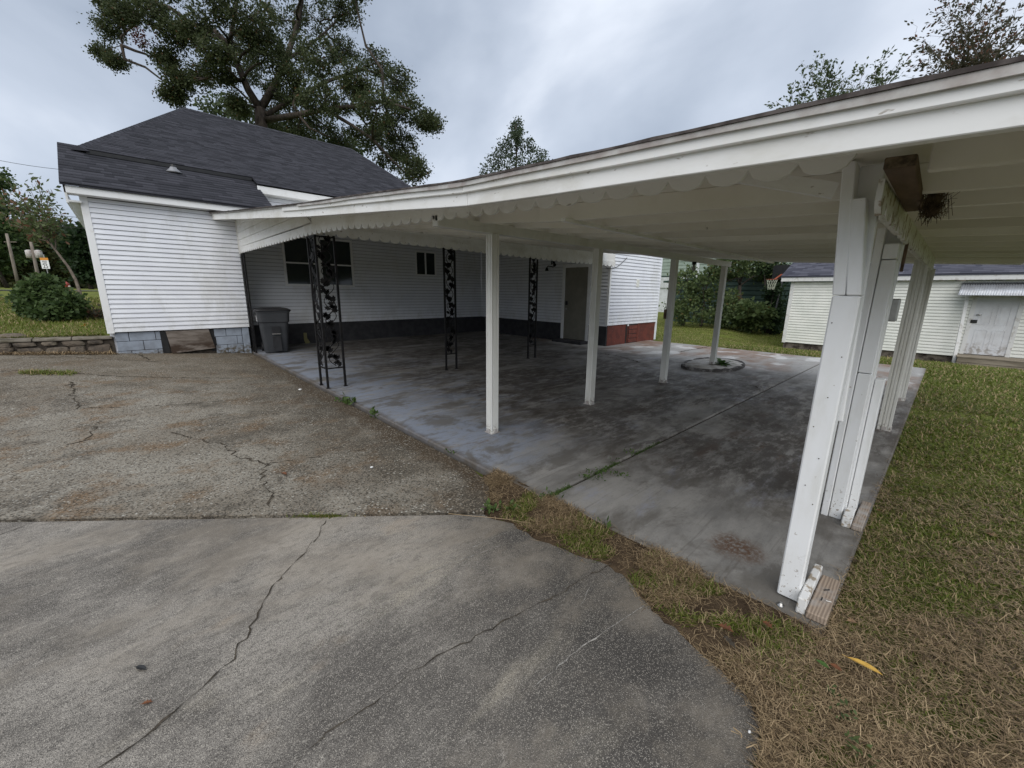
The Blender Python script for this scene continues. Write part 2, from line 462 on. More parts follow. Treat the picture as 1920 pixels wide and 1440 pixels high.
m = Mat("worn_blue_slab", 0.62, 0.3)
x_, y_, z_ = m.xyz()
st = (0.45, 1.0, 1)
c = m.mix((0.1678, 0.1618, 0.1516), (0.2665, 0.2557, 0.2381), m.step(m.noise(3.0, 6, 0.68, st), 0.35, 0.65))
side_y = m.step(y_, 1.9, 3.0)
blue_zone = m.mul(m.mul(m.step(x_, 5.5, 2.3), side_y), m.step(m.noise(1.1, 6, 0.70, (0.5, 1.2, 1), (4, 2, 0), 0.5), 0.42, 0.56))
c = m.mix(c, (0.2136, 0.2378, 0.2867), m.mul(blue_zone, m.step(m.noise(8, 7, 0.74, st), 0.40, 0.54)))
rim = m.mul(m.mul(m.step(x_, 3.3, 2.2), side_y), m.step(m.noise(1.7, 7, 0.74, (0.6, 0.9, 1), (3, 9, 0), 0.6), 0.36, 0.50))
c = m.mix(c, (0.2288, 0.2577, 0.3159), m.mul(m.mul(rim, 0.85), m.step(m.noise(13, 7, 0.76, st, (4, 4, 0)), 0.38, 0.52)))
c = m.mix(c, (0.2390, 0.2448, 0.2770), m.mul(m.step(m.noise(1.0, 6, 0.70, (0.5, 1, 1), (8, 12, 0), 0.5), 0.55, 0.63), m.mul(m.step(m.noise(11, 6, 0.72, st), 0.42, 0.56), 0.75)))
c = m.mix(c, (0.1170, 0.1079, 0.0953), m.mul(m.step(m.noise(2.2, 6, 0.70, (0.6, 1.0, 1), (18, 2, 0), 0.4), 0.48, 0.60), 0.8))
stain = m.step(m.noise(0.75, 9, 0.74, (0.6, 1.1, 1), (1.2, 5.2, 0), 0.5), 0.43, 0.53)
broken = m.step(m.noise(9, 8, 0.76, (0.4, 1, 1), (2, 2, 0)), 0.40, 0.54)
away = m.mul(m.step(x_, 2.6, 3.6), m.step(x_, 9.6, 7.4))
c = m.mix(c, (0.0508, 0.0410, 0.0340), m.mul(m.mul(stain, broken), m.mul(away, 0.82)))
c = m.mix(c, (0.0763, 0.0519, 0.0389), m.mul(m.mul(m.step(m.noise(1.7, 6, 0.66, st, (20, 3, 0)), 0.56, 0.66), broken), m.mul(away, 0.8)))
back = m.step(x_, 8.6, 9.6)
c = m.mix(c, m.mix((0.30, 0.295, 0.285), (0.20, 0.125, 0.085), m.step(m.noise(0.9, 5, 0.6, (0.6, 1, 1), (6, 1, 0)), 0.45, 0.62)), m.mul(back, 0.8))
c = m.mix(c, (0.5288, 0.5295, 0.5249), m.mul(m.mul(back, m.step(m.noise(1.3, 4, 0.5, loc=(2, 7, 0)), 0.55, 0.62)), 0.7))
drag = m.step(m.noise(16, 7, 0.72, (0.07, 1.3, 1), (3, 8, 0), 0.3), 0.54, 0.66)
c = m.mix(c, (0.0864, 0.0749, 0.0642), m.mul(drag, 0.42))
c = m.mix(c, (0.3051, 0.2997, 0.2916), m.mul(m.step(m.noise(22, 8, 0.78, (0.12, 1.1, 1), (9, 2, 0), 0.4), 0.60, 0.68), 0.45))
c = m.mix(c, (0.1220, 0.0719, 0.0408), m.mul(m.step(m.noise(1.1, 7, 0.75, (0.5, 1.2, 1), (30, 4, 0), 0.4), 0.60, 0.68), m.mul(m.step(m.noise(14, 7, 0.75, st), 0.44, 0.56), 0.7)))
c = m.mix(c, (0.0864, 0.0679, 0.0486), m.mul(m.step(m.mul(x_, m.mul(m.noise(6, 6, 0.7), 0.18), "ADD"), 2.19, 2.08), 0.75))
c = m.mix(c, (0.0814, 0.0659, 0.0486), m.mul(m.step(m.mul(y_, m.mul(m.noise(6, 6, 0.7), 0.16), "ADD"), 0.30, 0.20), 0.6))
ru = m.n("ShaderNodeVectorMath", operation="DISTANCE")
m.link(m.co((1.0, 1.0, 0)), ru.inputs[0])
ru.inputs[1].default_value = (2.42, 0.62, 0)
c = m.mix(c, (0.105, 0.062, 0.040), m.mul(m.step(m.mul(ru.outputs["Value"], m.mul(m.noise(9, 6, 0.7), 0.22), "ADD"), 0.30, 0.16), m.step(m.noise(40, 6, 0.75), 0.36, 0.56)))
pores = m.step(m.noise(70, 4, 0.6), 0.58, 0.70)
c = m.mix(c, (0.0712, 0.0649, 0.0583), m.mul(pores, 0.45))
m.color(c).bump(m.noise(90, 5, 0.65), 0.25, 0.004)
m.rough(m.step(m.noise(3, 5, 0.6), 0.3, 0.7, 0.5, 0.8))
M["slab"] = m.m

m = Mat("lawn_soil", 0.95, 0.05)
x_, y_, z_ = m.xyz()
g = m.step(m.noise(0.8, 6, 0.65, loc=(3, 3, 0)), 0.40, 0.62)
green = m.mix((0.120, 0.148, 0.030), (0.180, 0.205, 0.052), m.step(m.noise(3.5, 6, 0.7), 0.35, 0.65))
dry = m.mix((0.105, 0.078, 0.045), (0.060, 0.048, 0.028), m.step(m.noise(22, 5, 0.7), 0.35, 0.65))
near = m.mul(m.mul(m.step(x_, 4.2, 1.8), m.step(y_, 3.0, 1.5)), m.step(m.noise(2.4, 5, 0.65, loc=(1, 6, 0)), 0.30, 0.62))
c = m.mix(m.mix(green, dry, m.mul(g, 0.35)), dry, near)
c = m.mix(c, (0.035, 0.040, 0.016), m.mul(m.step(m.noise(60, 4, 0.7), 0.50, 0.70), 0.55))
m.color(c).bump(m.noise(45, 5, 0.7), 1.0, 0.03)
M["lawn"] = m.m
m = Mat("bare_soil", 0.95, 0.05)
c = m.mix((0.060, 0.042, 0.028), (0.115, 0.082, 0.052), m.step(m.noise(9, 6, 0.7), 0.35, 0.66))
m.color(c).bump(m.noise(35, 6, 0.7), 1.0, 0.03)
M["soil"] = m.m
M["asphalt"] = simple("road_asphalt", (0.06, 0.06, 0.062), (0.08, 0.08, 0.08), 1.5, 0.9, 0.1)
M["grass_blade"] = leaf_mat("grass_blades", (0.085, 0.118, 0.016), (0.200, 0.230, 0.045), (0.36, 0.28, 0.15), 0.22, 0.35)
M["straw"] = leaf_mat("dry_straw", (0.165, 0.112, 0.062), (0.58, 0.445, 0.27), (0.075, 0.052, 0.030), 0.26, 0.15)
M["weed_leaf"] = leaf_mat("weed_leaves", (0.045, 0.080, 0.020), (0.105, 0.160, 0.045), None, 0, 0.3)
m = Mat("planter_grit", 0.95, 0.1)
m.color(m.mix((0.33, 0.31, 0.28), (0.46, 0.45, 0.43), m.step(m.noise(6, 6, 0.7), 0.4, 0.6)))
M["grit"] = m.m
m = Mat("blackened_kerb", 0.9, 0.1)
c = m.mix((0.075, 0.070, 0.066), (0.26, 0.25, 0.24), m.step(m.noise(5, 6, 0.7), 0.48, 0.64))
m.color(c).bump(m.noise(22, 6, 0.7), 0.8, 0.02)
M["kerb"] = m.m

# ------------------------------------------------------------------ mesh helpers
ORG = {}


def organise(o, parent):
    if parent is not None:
        o.parent = parent
    return o


def origin(parent):
    p = parent
    while p is not None:
        if p.name in ORG:
            return ORG[p.name]
        p = p.parent
    return np.zeros(3)


def thing(name, label, cat, loc, group=None):
    o = bpy.data.objects.new(name, None)
    o.empty_display_size = 0.2
    col.objects.link(o)
    o.location = [float(v) for v in loc]
    ORG[o.name] = np.array(loc, float)
    o["label"] = label
    o["category"] = cat
    if group:
        o["group"] = group
    return o


def tag(o, label=None, cat=None, group=None, kind=None):
    for k, v in (("label", label), ("category", cat), ("group", group), ("kind", kind)):
        if v:
            o[k] = v
    return o


def raw(name, V, F, mat, parent=None, smooth=False, kind=None):
    """V (n,3) world coords, F (m,k) faces of one size."""
    V = np.asarray(V, np.float32) - origin(parent).astype(np.float32)
    F = np.asarray(F, np.int32)
    me = bpy.data.meshes.new(name)
    k = F.shape[1]
    me.vertices.add(len(V))
    me.vertices.foreach_set("co", V.ravel())
    me.loops.add(F.size)
    me.loops.foreach_set("vertex_index", F.ravel())
    me.polygons.add(len(F))
    me.polygons.foreach_set("loop_start", np.arange(0, F.size, k, dtype=np.int32))
    if smooth:
        me.polygons.foreach_set("use_smooth", np.ones(len(F), bool))
    me.update(calc_edges=True)
    me.validate()
    me.materials.append(M[mat])
    o = bpy.data.objects.new(name, me)
    col.objects.link(o)
    if kind:
        o["kind"] = kind
    return organise(o, parent)


class MB:
    def __init__(self):
        self.v = []
        self.f = []

    def add(self, vs, fs):
        b = len(self.v)
        self.v += [tuple(float(c) for c in p) for p in vs]
        self.f += [tuple(b + i for i in f) for f in fs]
        return self

    def box(self, x0, x1, y0, y1, z0, z1):
        return self.add([(x, y, z) for x in (x0, x1) for y in (y0, y1) for z in (z0, z1)],
                        [(0, 1, 3, 2), (4, 6, 7, 5), (0, 4, 5, 1), (2, 3, 7, 6), (0, 2, 6, 4), (1, 5, 7, 3)])

    def hexa(self, a, b):      # two quads of 4 points, same winding
        return self.add(list(a) + list(b), [(3, 2, 1, 0), (4, 5, 6, 7), (0, 1, 5, 4), (1, 2, 6, 5), (2, 3, 7, 6), (3, 0, 4, 7)])

    def bar(self, p, q, w, h, up=(0, 0, 1)):
        p, q = Vector(p), Vector(q)
        d = (q - p).normalized()
        u = Vector(up)
        s = d.cross(u)
        if s.length < 1e-4:
            s = d.cross(Vector((1, 0, 0)))
        s.normalize()
        t = s.cross(d).normalized()
        c = lambda o: [o + s * a * w / 2 + t * b * h / 2 for a, b in ((-1, -1), (1, -1), (1, 1), (-1, 1))]
        return self.hexa(c(p), c(q))

    def strip(self, rows):     # rows: list of closed section loops -> lofted solid
        k = len(rows[0])
        vs = [p for r in rows for p in r]
        fs = []
        for i in range(len(rows) - 1):
            for j in range(k):
                a, b = i * k + j, i * k + (j + 1) % k
                fs.append((a, b, b + k, a + k))
        fs.append(tuple(reversed(range(k))))
        fs.append(tuple((len(rows) - 1) * k + j for j in range(k)))
        return self.add(vs, fs)

    def prism(self, poly, vec):
        n = len(poly)
        q = [tuple(np.array(p, float) + np.array(vec, float)) for p in poly]
        return self.add(list(poly) + q, [tuple(reversed(range(n))), tuple(range(n, 2 * n))] +
                        [(i, (i + 1) % n, n + (i + 1) % n, n + i) for i in range(n)])

    def tube(self, pts, r0, r1=None, k=6):
        r1 = r0 if r1 is None else r1
        pts = [Vector([float(c) for c in p]) for p in pts]
        rows = []
        ref = None
        for i, p in enumerate(pts):
            d = (pts[min(i + 1, len(pts) - 1)] - pts[max(i - 1, 0)]).normalized()
            if ref is None or abs(ref.dot(d)) > 0.95:
                ref = Vector((0, 0, 1)) if abs(d.z) < 0.9 else Vector((1, 0, 0))
            s = d.cross(ref).normalized()
            t = d.cross(s).normalized()
            r = lerp(r0, r1, i / max(1, len(pts) - 1))
            rows.append([p + (s * math.cos(a) + t * math.sin(a)) * r for a in [2 * math.pi * j / k for j in range(k)]])
        return self.strip(rows)

    def lathe(self, cx, cy, prof, k=16, ex=1.0, ey=1.0):
        rows = [[(cx + r * ex * math.cos(2 * math.pi * j / k), cy + r * ey * math.sin(2 * math.pi * j / k), z) for j in range(k)] for r, z in prof]
        return self.strip(rows)

    def build(self, name, mat, parent=None, smooth=False, bevel=0.0, kind=None):
        o0 = origin(parent)
        me = bpy.data.meshes.new(name)
        me.from_pydata([(p[0] - o0[0], p[1] - o0[1], p[2] - o0[2]) for p in self.v], [], self.f)
        me.update()
        import bmesh
        bm = bmesh.new()
        bm.from_mesh(me)
        bmesh.ops.recalc_face_normals(bm, faces=bm.faces)
        bm.to_mesh(me)
        bm.free()
        if smooth:
            for p in me.polygons:
                p.use_smooth = True
        me.materials.append(M[mat])
        o = bpy.data.objects.new(name, me)
        col.objects.link(o)
        if bevel:
            b = o.modifiers.new("bevel", "BEVEL")
            b.width = bevel
            b.segments = 1
            b.limit_method = "ANGLE"
        if kind:
            o["kind"] = kind
        return organise(o, parent)


def curve_board(mb, axis, us, zlo, zhi, a, b):
    """a board running along axis ('x' or 'y'); a..b is its thickness on the other axis."""
    rows = []
    for u, l, h in zip(us, zlo, zhi):
        sec = [(a, l), (b, l), (b, h), (a, h)]
        rows.append([(w, u, z) if axis == "y" else (u, w, z) for w, z in sec])
    return mb.strip(rows)


def scallop(us0, us1, pitch, depth, lofn, hifn, phase=0.0, seg=8):
    us, lo, hi = [], [], []
    u = us0
    while u < us1 - 1e-6:
        e = min(u + pitch, us1)
        for i in range(seg + 1):
            s = i / seg
            uu = lerp(u, e, s)
            us.append(uu + (1e-4 if i == 0 else (-1e-4 if i == seg else 0)))
            t = 2 * s - 1
            lo.append(lofn(uu) + depth * (1 - math.sqrt(max(0, 1 - t * t))))
            hi.append(hifn(uu))
        u = e
    return us, lo, hi


def leaves(name, P, D, size, mat, parent=None, aspect=0.42, kind=None, jitter=0.9):
    """P (n,3) leaf bases, D (n,3) preferred directions."""
    n = len(P)
    d = D + rng.normal(0, jitter, (n, 3))
    d /= np.linalg.norm(d, axis=1, keepdims=True) + 1e-9
    nr = rng.normal(0, 1, (n, 3)) + np.array([0, 0, 0.6])
    w = np.cross(d, nr)
    w /= np.linalg.norm(w, axis=1, keepdims=True) + 1e-9
    s = (size * rng.uniform(0.6, 1.35, n))[:, None]
    V = np.stack([P, P + d * s * 0.5 + w * s * aspect, P + d * s, P + d * s * 0.5 - w * s * aspect], 1).reshape(-1, 3)
    F = np.arange(4 * n).reshape(n, 4)
    return raw(name, V, F, mat, parent, kind=kind)


def clumps(cs, rs, sub, per, subr, flat=0.8):
    """leaf bases and outward directions for clump centres cs with radii rs"""
    P, D, S = [], [], []
    for c, r in zip(cs, rs):
        k = max(2, int(sub))
        dirs = rng.normal(0, 1, (k, 3))
        dirs /= np.linalg.norm(dirs, axis=1, keepdims=True)
        rad = r * rng.uniform(0.25, 1.0, (k, 1)) ** 0.5
        sc_ = np.array(c) + dirs * rad * np.array([1, 1, flat])
        S.append(sc_)
        for q in sc_:
            m_ = max(4, int(per * rng.uniform(0.5, 1.4)))
            off = rng.normal(0, subr * rng.uniform(0.6, 1.2), (m_, 3)) * np.array([1, 1, 0.75])
            P.append(q + off)
            D.append((q - np.array(c)) / max(r, 1e-3) * 0.5 + off / subr * 0.5 + np.array([0, 0, -0.25]) + np.zeros((m_, 3)))
    return np.concatenate(P), np.concatenate(D), S


def wobble(p, q, n=5, amp=0.06):
    p, q = np.array(p, float), np.array(q, float)
    Ld = np.linalg.norm(q - p)
    return [lerp(p, q, i / n) + (rng.normal(0, amp * Ld, 3) * (0 if i in (0, n) else 1)) for i in range(n + 1)]


# ------------------------------------------------------------------ terrain
def drive_z(x, y):
    return -0.03 + 0.088 * np.maximum(0, 1.95 - x) * sstep(4.5, 11.0, y)


def ground_z(x, y):
    x = np.asarray(x, float)
    y = np.asarray(y, float)
    low = -0.034 - 0.032 * sstep(2.1, 1.5, x)
    back = -0.034 - 0.47 * sstep(11.9, 18.5, x) * (1 - 0.72 * sstep(4.0, 7.5, y)) - 0.06 * sstep(18, 30, x)
    base = np.where(x > 2.0, back, low + (np.minimum(low, drive_z(x, y) - 0.06) - low) * sstep(0.15, 0.5, y))
    base = np.where((x <= 2.0) & (y > 2.2), drive_z(x, y) - 0.06, base)
    left = 0.5 + 0.0165 * np.clip(y - 11.3, 0, 34)
    k = sstep(11.27, 11.36, y) * (1 - sstep(-0.32, -0.25, x)) + sstep(19, 24, y) * sstep(-0.33, -0.2, x) * (1 - sstep(8, 20, x))
    return base * (1 - k) + left * k


def grid(name, xs, ys, zf, mat, kind="structure"):
    X, Y = np.meshgrid(xs, ys, indexing="ij")
    Z = zf(X, Y)
    V = np.stack([X, Y, Z], -1).reshape(-1, 3)
    nx, ny = len(xs), len(ys)
    i, j = np.meshgrid(np.arange(nx - 1), np.arange(ny - 1), indexing="ij")
    a = (i * ny + j).ravel()
    F = np.stack([a, a + ny, a + ny + 1, a + 1], 1)
    o = raw(name, V, F, mat, None, True)
    o["kind"] = kind
    return o


xs = np.unique(np.concatenate([np.linspace(-400, -30, 18), np.linspace(-30, -4, 26), np.linspace(-4, 22, 150), np.linspace(22, 60, 24), np.linspace(60, 500, 18), [-0.33, -0.25]]))
ys = np.unique(np.concatenate([np.linspace(-300, -30, 14), np.linspace(-30, -6, 14), np.linspace(-6, 14, 110), np.linspace(14, 60, 40), np.linspace(60, 500, 18), [11.26, 11.37]]))
lawn = grid("lawn", xs, ys, lambda X, Y: ground_z(X, Y) + 0.012 * np.sin(3.1 * X + 1.3 * Y) * np.sin(2.3 * Y - X), "lawn")

# concrete slabs under the carport
SLAB_X1 = 12.05
for (y0, y1, x0) in ((0.14, 1.762, 2.035), (1.785, 4.075, 2.0), (4.083, 12.3, 2.0)):
    mb = MB().box(x0, SLAB_X1 if y0 < 6 else SLAB_X1 + 0.3, y0, y1, -0.16, 0.0)
    o = mb.build("concrete_slab", "slab", bevel=0.012)
    o["kind"] = "structure"
# joint filler between the slabs
o = MB().box(2.06, 12.0, 1.755, 1.79, -0.10, -0.022).build("slab_joint", "crack")
o["kind"] = "structure"

# driveways: a tan sheet behind the joint, a grey one in front of it
J0, J1 = np.array([-0.8, 3.99]), np.array([1.58, 1.99])
jd = (J1 - J0) / np.linalg.norm(J1 - J0)
JL = J0 - jd * 9.0
tan_poly = [(1.60, 1.97), (1.72, 2.06), (1.90, 2.30), (1.96, 2.6), (1.965, 11.2), (-8, 11.2), (JL[0], 11.0), (JL[0], JL[1])]


def fan_sheet(name, poly, zf, mat, step=0.35, thick=0.12):
    import bmesh
    bm = bmesh.new()
    vs = [bm.verts.new((x, y, 0)) for x, y in poly]
    bm.faces.new(vs)
    xs_ = [p[0] for p in poly]
    ys_ = [p[1] for p in poly]
    for ax, lo_, hi_ in ((0, min(xs_), max(xs_)), (1, min(ys_), max(ys_))):
        t = lo_ + step
        while t < hi_:
            co = (t, 0, 0) if ax == 0 else (0, t, 0)
            no = (1, 0, 0) if ax == 0 else (0, 1, 0)
            bmesh.ops.bisect_plane(bm, geom=bm.verts[:] + bm.edges[:] + bm.faces[:], plane_co=co, plane_no=no)
            t += step
    for f in bm.faces:
        if f.normal.z < 0:
            f.normal_flip()
    ext = bmesh.ops.extrude_edge_only(bm, edges=[e_ for e_ in bm.edges if e_.is_boundary])
    lows = {v_ for v_ in ext["geom"] if isinstance(v_, bmesh.types.BMVert)}
    for v_ in bm.verts:
        z = float(zf(v_.co.x, v_.co.y))
        v_.co.z = z - (thick if v_ in lows else 0)
    bmesh.ops.recalc_face_normals(bm, faces=bm.faces)
    me = bpy.data.meshes.new(name)
    bm.to_mesh(me)
    bm.free()
    me.materials.append(M[mat])
    o_ = bpy.data.objects.new(name, me)
    col.objects.link(o_)
    o_["kind"] = "structure"
    return o_


def ragged(pts, amp, n=5):
    out = []
    for i in range(len(pts) - 1):
        p, q = np.array(pts[i], float), np.array(pts[i + 1], float)
        for k in range(n):
            t = lerp(p, q, k / n)
            out.append(tuple(t + (rng.normal(0, amp, 2) if k else 0)))
    out.append(tuple(pts[-1]))
    return out


tan = fan_sheet("driveway", ragged(tan_poly[:5], 0.006, 4) + tan_poly[5:], drive_z, "drive_tan")
gedge = [(1.585, 1.955), (1.66, 1.74), (1.64, 1.54), (1.68, 1.39), (1.72, 1.21), (1.77, 1.08), (1.765, 0.98), (1.69, 0.84), (1.64, 0.74), (1.63, 0.62), (1.57, 0.46), (1.54, 0.35),
         (1.50, 0.26), (1.43, 0.20), (1.33, 0.185), (1.2, 0.15), (0.9, 0.0), (0.6, -0.2), (0.0, -0.6), (-2.0, -1.6), (-6, -3)]
nrm = np.array([-jd[1], jd[0]])
g0 = J1 - nrm * 0.02
gl = JL - nrm * 0.02
grey = fan_sheet("driveway_apron", ragged(gedge, 0.010, 3) + [(-9, -2), (gl[0], gl[1]), (J0[0] - nrm[0] * 0.02, J0[1] - nrm[1] * 0.02)], lambda x, y: -0.045, "drive_grey")
# bare soil strip between the apron and the slab
_ge = np.array(gedge)


def soil_z(X, Y):
    X, Y = np.asarray(X, float), np.asarray(Y, float)
    xe = np.where(Y > 1.96, 1.62 + (Y - 1.96) * 0.8, np.interp(Y, _ge[::-1, 1], _ge[::-1, 0]))
    t = np.clip((X - xe) / np.maximum(2.03 - xe, 0.05), 0, 1)
    z_ = -0.056 + 0.050 * t ** 0.8 + 0.007 * np.sin(9 * X + 4 * Y) * np.sin(7 * Y)
    z_ = np.where(X < xe - 0.03, -0.085, z_)
    z_ = np.where(X > 2.06, -0.10, z_)
    return z_ - 0.06 * (1 - sstep(-0.02, 0.22, Y))


soil = grid("soil", np.linspace(1.1, 2.10, 60), np.linspace(-0.1, 2.75, 90), soil_z, "soil")


def crack(pts, w, zf, parent, lift=0.004, amp=0.012, name="crack", mat="crack"):
    P = []
    for i in range(len(pts) - 1):
        p, q = np.array(pts[i][:2], float), np.array(pts[i + 1][:2], float)
        n = max(2, int(np.linalg.norm(q - p) / 0.035))
        for k in range(n):
            P.append(lerp(p, q, k / n))
    P.append(np.array(pts[-1][:2], float))
    P = np.array(P)
    P[1:-1] += rng.normal(0, amp * 0.45, (len(P) - 2, 2))
    T = np.gradient(P, axis=0)
    T /= np.linalg.norm(T, axis=1, keepdims=True) + 1e-9
    N = np.stack([-T[:, 1], T[:, 0]], 1)
    ww = w * np.clip(rng.normal(0.75, 0.55, len(P)), 0.15, 2.2)
    ww[0] = ww[-1] = w * 0.1
    A, B = P + N * ww[:, None] / 2, P - N * ww[:, None] / 2
    V, n = [], len(P)
    for Q in (A, B):
        for x, y in Q:
            V.append((x, y, float(zf(x, y)) + lift))
    F = [(i, i + 1, n + i + 1, n + i) for i in range(n - 1)]
    return raw(name, V, F, mat, parent)


g2 = lambda px, py, z=-0.045: at_z(px, py, z)[:2]
gz = lambda x, y: -0.045
crack([g2(612, 975), g2(588, 1015), g2(560, 1050), g2(505, 1105), g2(470, 1185), g2(430, 1240), g2(380, 1290), g2(330, 1335), g2(262, 1390), g2(190, 1440), g2(120, 1500)], 0.007, gz, grey, amp=0.02)
crack([g2(1150, 1055), g2(1085, 1090), g2(1040, 1120), g2(960, 1160), g2(880, 1200), g2(790, 1250), g2(735, 1290), g2(660, 1345), g2(590, 1390), g2(545, 1440), g2(480, 1500)], 0.0045, gz, grey, amp=0.016)
crack([g2(60, 980), g2(30, 992), g2(-20, 1010)], 0.006, gz, grey)
t2 = lambda px, py: at_z(px, py, -0.03)[:2]
crack([t2(320, 812), t2(385, 828), t2(425, 835), t2(440, 855), t2(497, 870), t2(492, 900), t2(510, 925), t2(503, 955)], 0.014, drive_z, tan, amp=0.03)
crack([t2(497, 870), t2(560, 862), t2(640, 850), t2(760, 830)], 0.006, drive_z, tan)
crack([t2(150, 775), t2(230, 772), t2(330, 764), t2(450, 752)], 0.012, drive_z, tan, amp=0.02)
crack([t2(137, 735), t2(142, 760), t2(152, 776)], 0.017, drive_z, tan, amp=0.05)
crack([t2(188, 795), t2(170, 815), t2(160, 830), t2(125, 838)], 0.017, drive_z, tan, amp=0.05)
crack([t2(240, 668), t2(260, 680), t2(285, 690)], 0.03, drive_z, tan, amp=0.05)
crack([t2(-60, 732), t2(90, 722), t2(200, 722), t2(330, 718), t2(480, 712)], 0.02, drive_z, tan, amp=0.03)
crack([t2(40, 704), t2(130, 695), t2(300, 692)], 0.02, drive_z, tan, amp=0.04)
for sc_ in ([(880, 1030), (955, 996)], [(760, 1092), (850, 1055), (957, 1018)], [(1088, 1136), (1100, 1112), (1110, 1096)], [(1213, 1132), (1150, 1172), (1080, 1222), (1000, 1290)], [(1125, 1075), (1160, 1100)]):
    crack([g2(*q) for q in sc_], 0.0045, gz, grey, lift=0.003, amp=0.006, name="scuff", mat="scuff")
# dark dirt left in the long joint between the two driveways
crack([tuple(JL), tuple(J0), tuple(J1)], 0.02, lambda x, y: -0.045, grey, lift=0.006, amp=0.006)
s0 = lambda px, py: at_z(px, py, 0.0)[:2]
flat0 = lambda x, y: 0.0
slab2 = bpy.data.objects["concrete_slab.001"]
slab3 = bpy.data.objects["concrete_slab.002"]
crack([s0(1390, 720), s0(1415, 724), s0(1425, 730)], 0.02, flat0, slab2)
crack([s0(1124, 662), s0(1160, 668), s0(1200, 680)], 0.03, flat0, slab3, amp=0.04)
crack([s0(1275, 660), s0(1300, 655), s0(1330, 650)], 0.03, flat0, slab3, amp=0.04)

# ------------------------------------------------------------------ house
house = thing("house", "white vinyl sided house with dark shingled hip roof and block foundation", "house", (0, 11.1, 0))
LAP = 0.0915


def siding(parent, axis, u0, u1, plane, z0, z1, out, mat="vinyl", pieces=True, lap=LAP, name="siding_board", clip=None):
    """lap boards on a wall; out is the sign of the outward normal on the plane axis."""
    mbj = MB()
    z = z0
    while z < z1 - 0.01:
        t = min(z + lap, z1)
        cells = [(u0, u1, z, t)]
        for (a, b, c0, c1) in (clip or []):
            ns = []
            for (p, q, l, h) in cells:
                if b <= p or a >= q or c1 <= l or c0 >= h:
                    ns.append((p, q, l, h))
                    continue
                lo_, hi_ = max(l, c0), min(h, c1)
                if lo_ - l > 0.012:
                    ns.append((p, q, l, lo_))
                if h - hi_ > 0.012:
                    ns.append((p, q, hi_, h))
                if a - p > 0.01:
                    ns.append((p, a, lo_, hi_))
                if q - b > 0.01:
                    ns.append((b, q, lo_, hi_))
            cells = ns
        for (a, b, l, h_) in cells:
            mb = MB() if pieces else mbj
            o0, o1, o2, o3 = plane + out * 0.003, plane + out * 0.016, plane - out * 0.004, plane + out * 0.021
            f0, f1 = (l - z) / lap, (h_ - z) / lap
            full = [(0.0, o3), (0.10, o3 - out * 0.001), (0.46, o1 - out * 0.002), (0.54, o1 - out * 0.006), (1.0 - 0.0068 / lap, o0)]
            at = lambda f: float(np.interp(f, [k_[0] for k_ in full], [k_[1] for k_ in full]))
            ft = min(f1, full[-1][0])
            mid = [(o, z + f * lap) for f, o in full if f0 + 0.02 < f < ft - 0.02]
            prof = [(at(f0), l)] + mid + [(at(ft), z + ft * lap), (o2, z + ft * lap), (o2, l)]
            if axis == "x":
                rows = [[(u, p, q) for p, q in prof] for u in (a, b)]
            else:
                rows = [[(p, u, q) for p, q in prof] for u in (a, b)]
            mb.strip(rows)
            if pieces:
                mb.build(name, mat, parent)
        z = t
    if not pieces:
        mbj.build("siding", mat, parent, kind="stuff")


YA, YB, YD, XC = 11.1, 12.0, 6.45, 9.65
SB = 0.575
# --- projecting left wall
wallA = MB().box(-0.34, 2.0, YA + 0.01, YA + 0.16, SB, 3.1).build("wall", "shade_sheathing", house)
siding(wallA, "x", -0.262, 2.0, YA, SB + 0.012, 3.03, -1)
wallA2 = MB().box(-0.34, -0.22, YA + 0.16, 19, 0.0, 3.1).build("wall", "vinyl", house)
MB().box(1.90, 2.0, YA + 0.16, YB + 0.2, 0.0, 3.05).build("wall", "vinyl", house)
cb = MB().box(-0.365, -0.26, YA - 0.022, YA + 0.10, SB - 0.012, 3.08)
cb.build("corner_trim", "trim", house, bevel=0.004)
# block foundation under it
fnd = MB().box(-0.27, 1.98, YA + 0.06, YA + 0.25, -0.2, SB).build("foundation", "mortar", house)
rows_z = [(-0.18, 0.005), (0.012, 0.197), (0.204, 0.389), (0.396, SB - 0.004)]
for r_, (z0, z1) in enumerate(rows_z):
    x = -0.27 - (0.2 if r_ % 2 else 0.0)
    while x < 1.84:
        x1 = x + 0.395
        a, b = max(x, -0.27), min(x1, 1.84)
        for (p, q) in ((a, min(b, 0.41)), (max(a, 1.32), b)):
            if q - p > 0.05:
                dy = rng.uniform(0, 0.004)
                MB().box(p, q, YA + 0.03 + dy, YA + 0.08, z0, z1).build("block", "block", fnd, bevel=0.006)
        x = x1 + 0.008
for z0, z1 in rows_z:
    MB().box(1.85, 1.985, YA + 0.01, YA + 0.08, z0, z1 + 0.006).build("block", "block", fnd, bevel=0.006)
MB().box(0.40, 0.52, YA + 0.035, YA + 0.075, 0.05, SB - 0.003).build("crawl_gap_shade", "black", house)  # black boxes paint the shade in the gaps either side of the hatch
MB().box(1.24, 1.335, YA + 0.035, YA + 0.075, 0.08, SB - 0.003).build("crawl_gap_shade", "black", house)
mb = MB()
a = [(0.50, YA + 0.0, 0.565), (1.23, YA + 0.0, 0.570), (1.30, YA - 0.05, 0.15), (0.55, YA - 0.05, 0.095)]
mb.hexa(a, [(p[0], p[1] + 0.03, p[2]) for p in a])
tag(mb.build("crawl_hatch", "plywood", house, bevel=0.004), "weathered grey plywood hatch leaning over the crawl space opening")

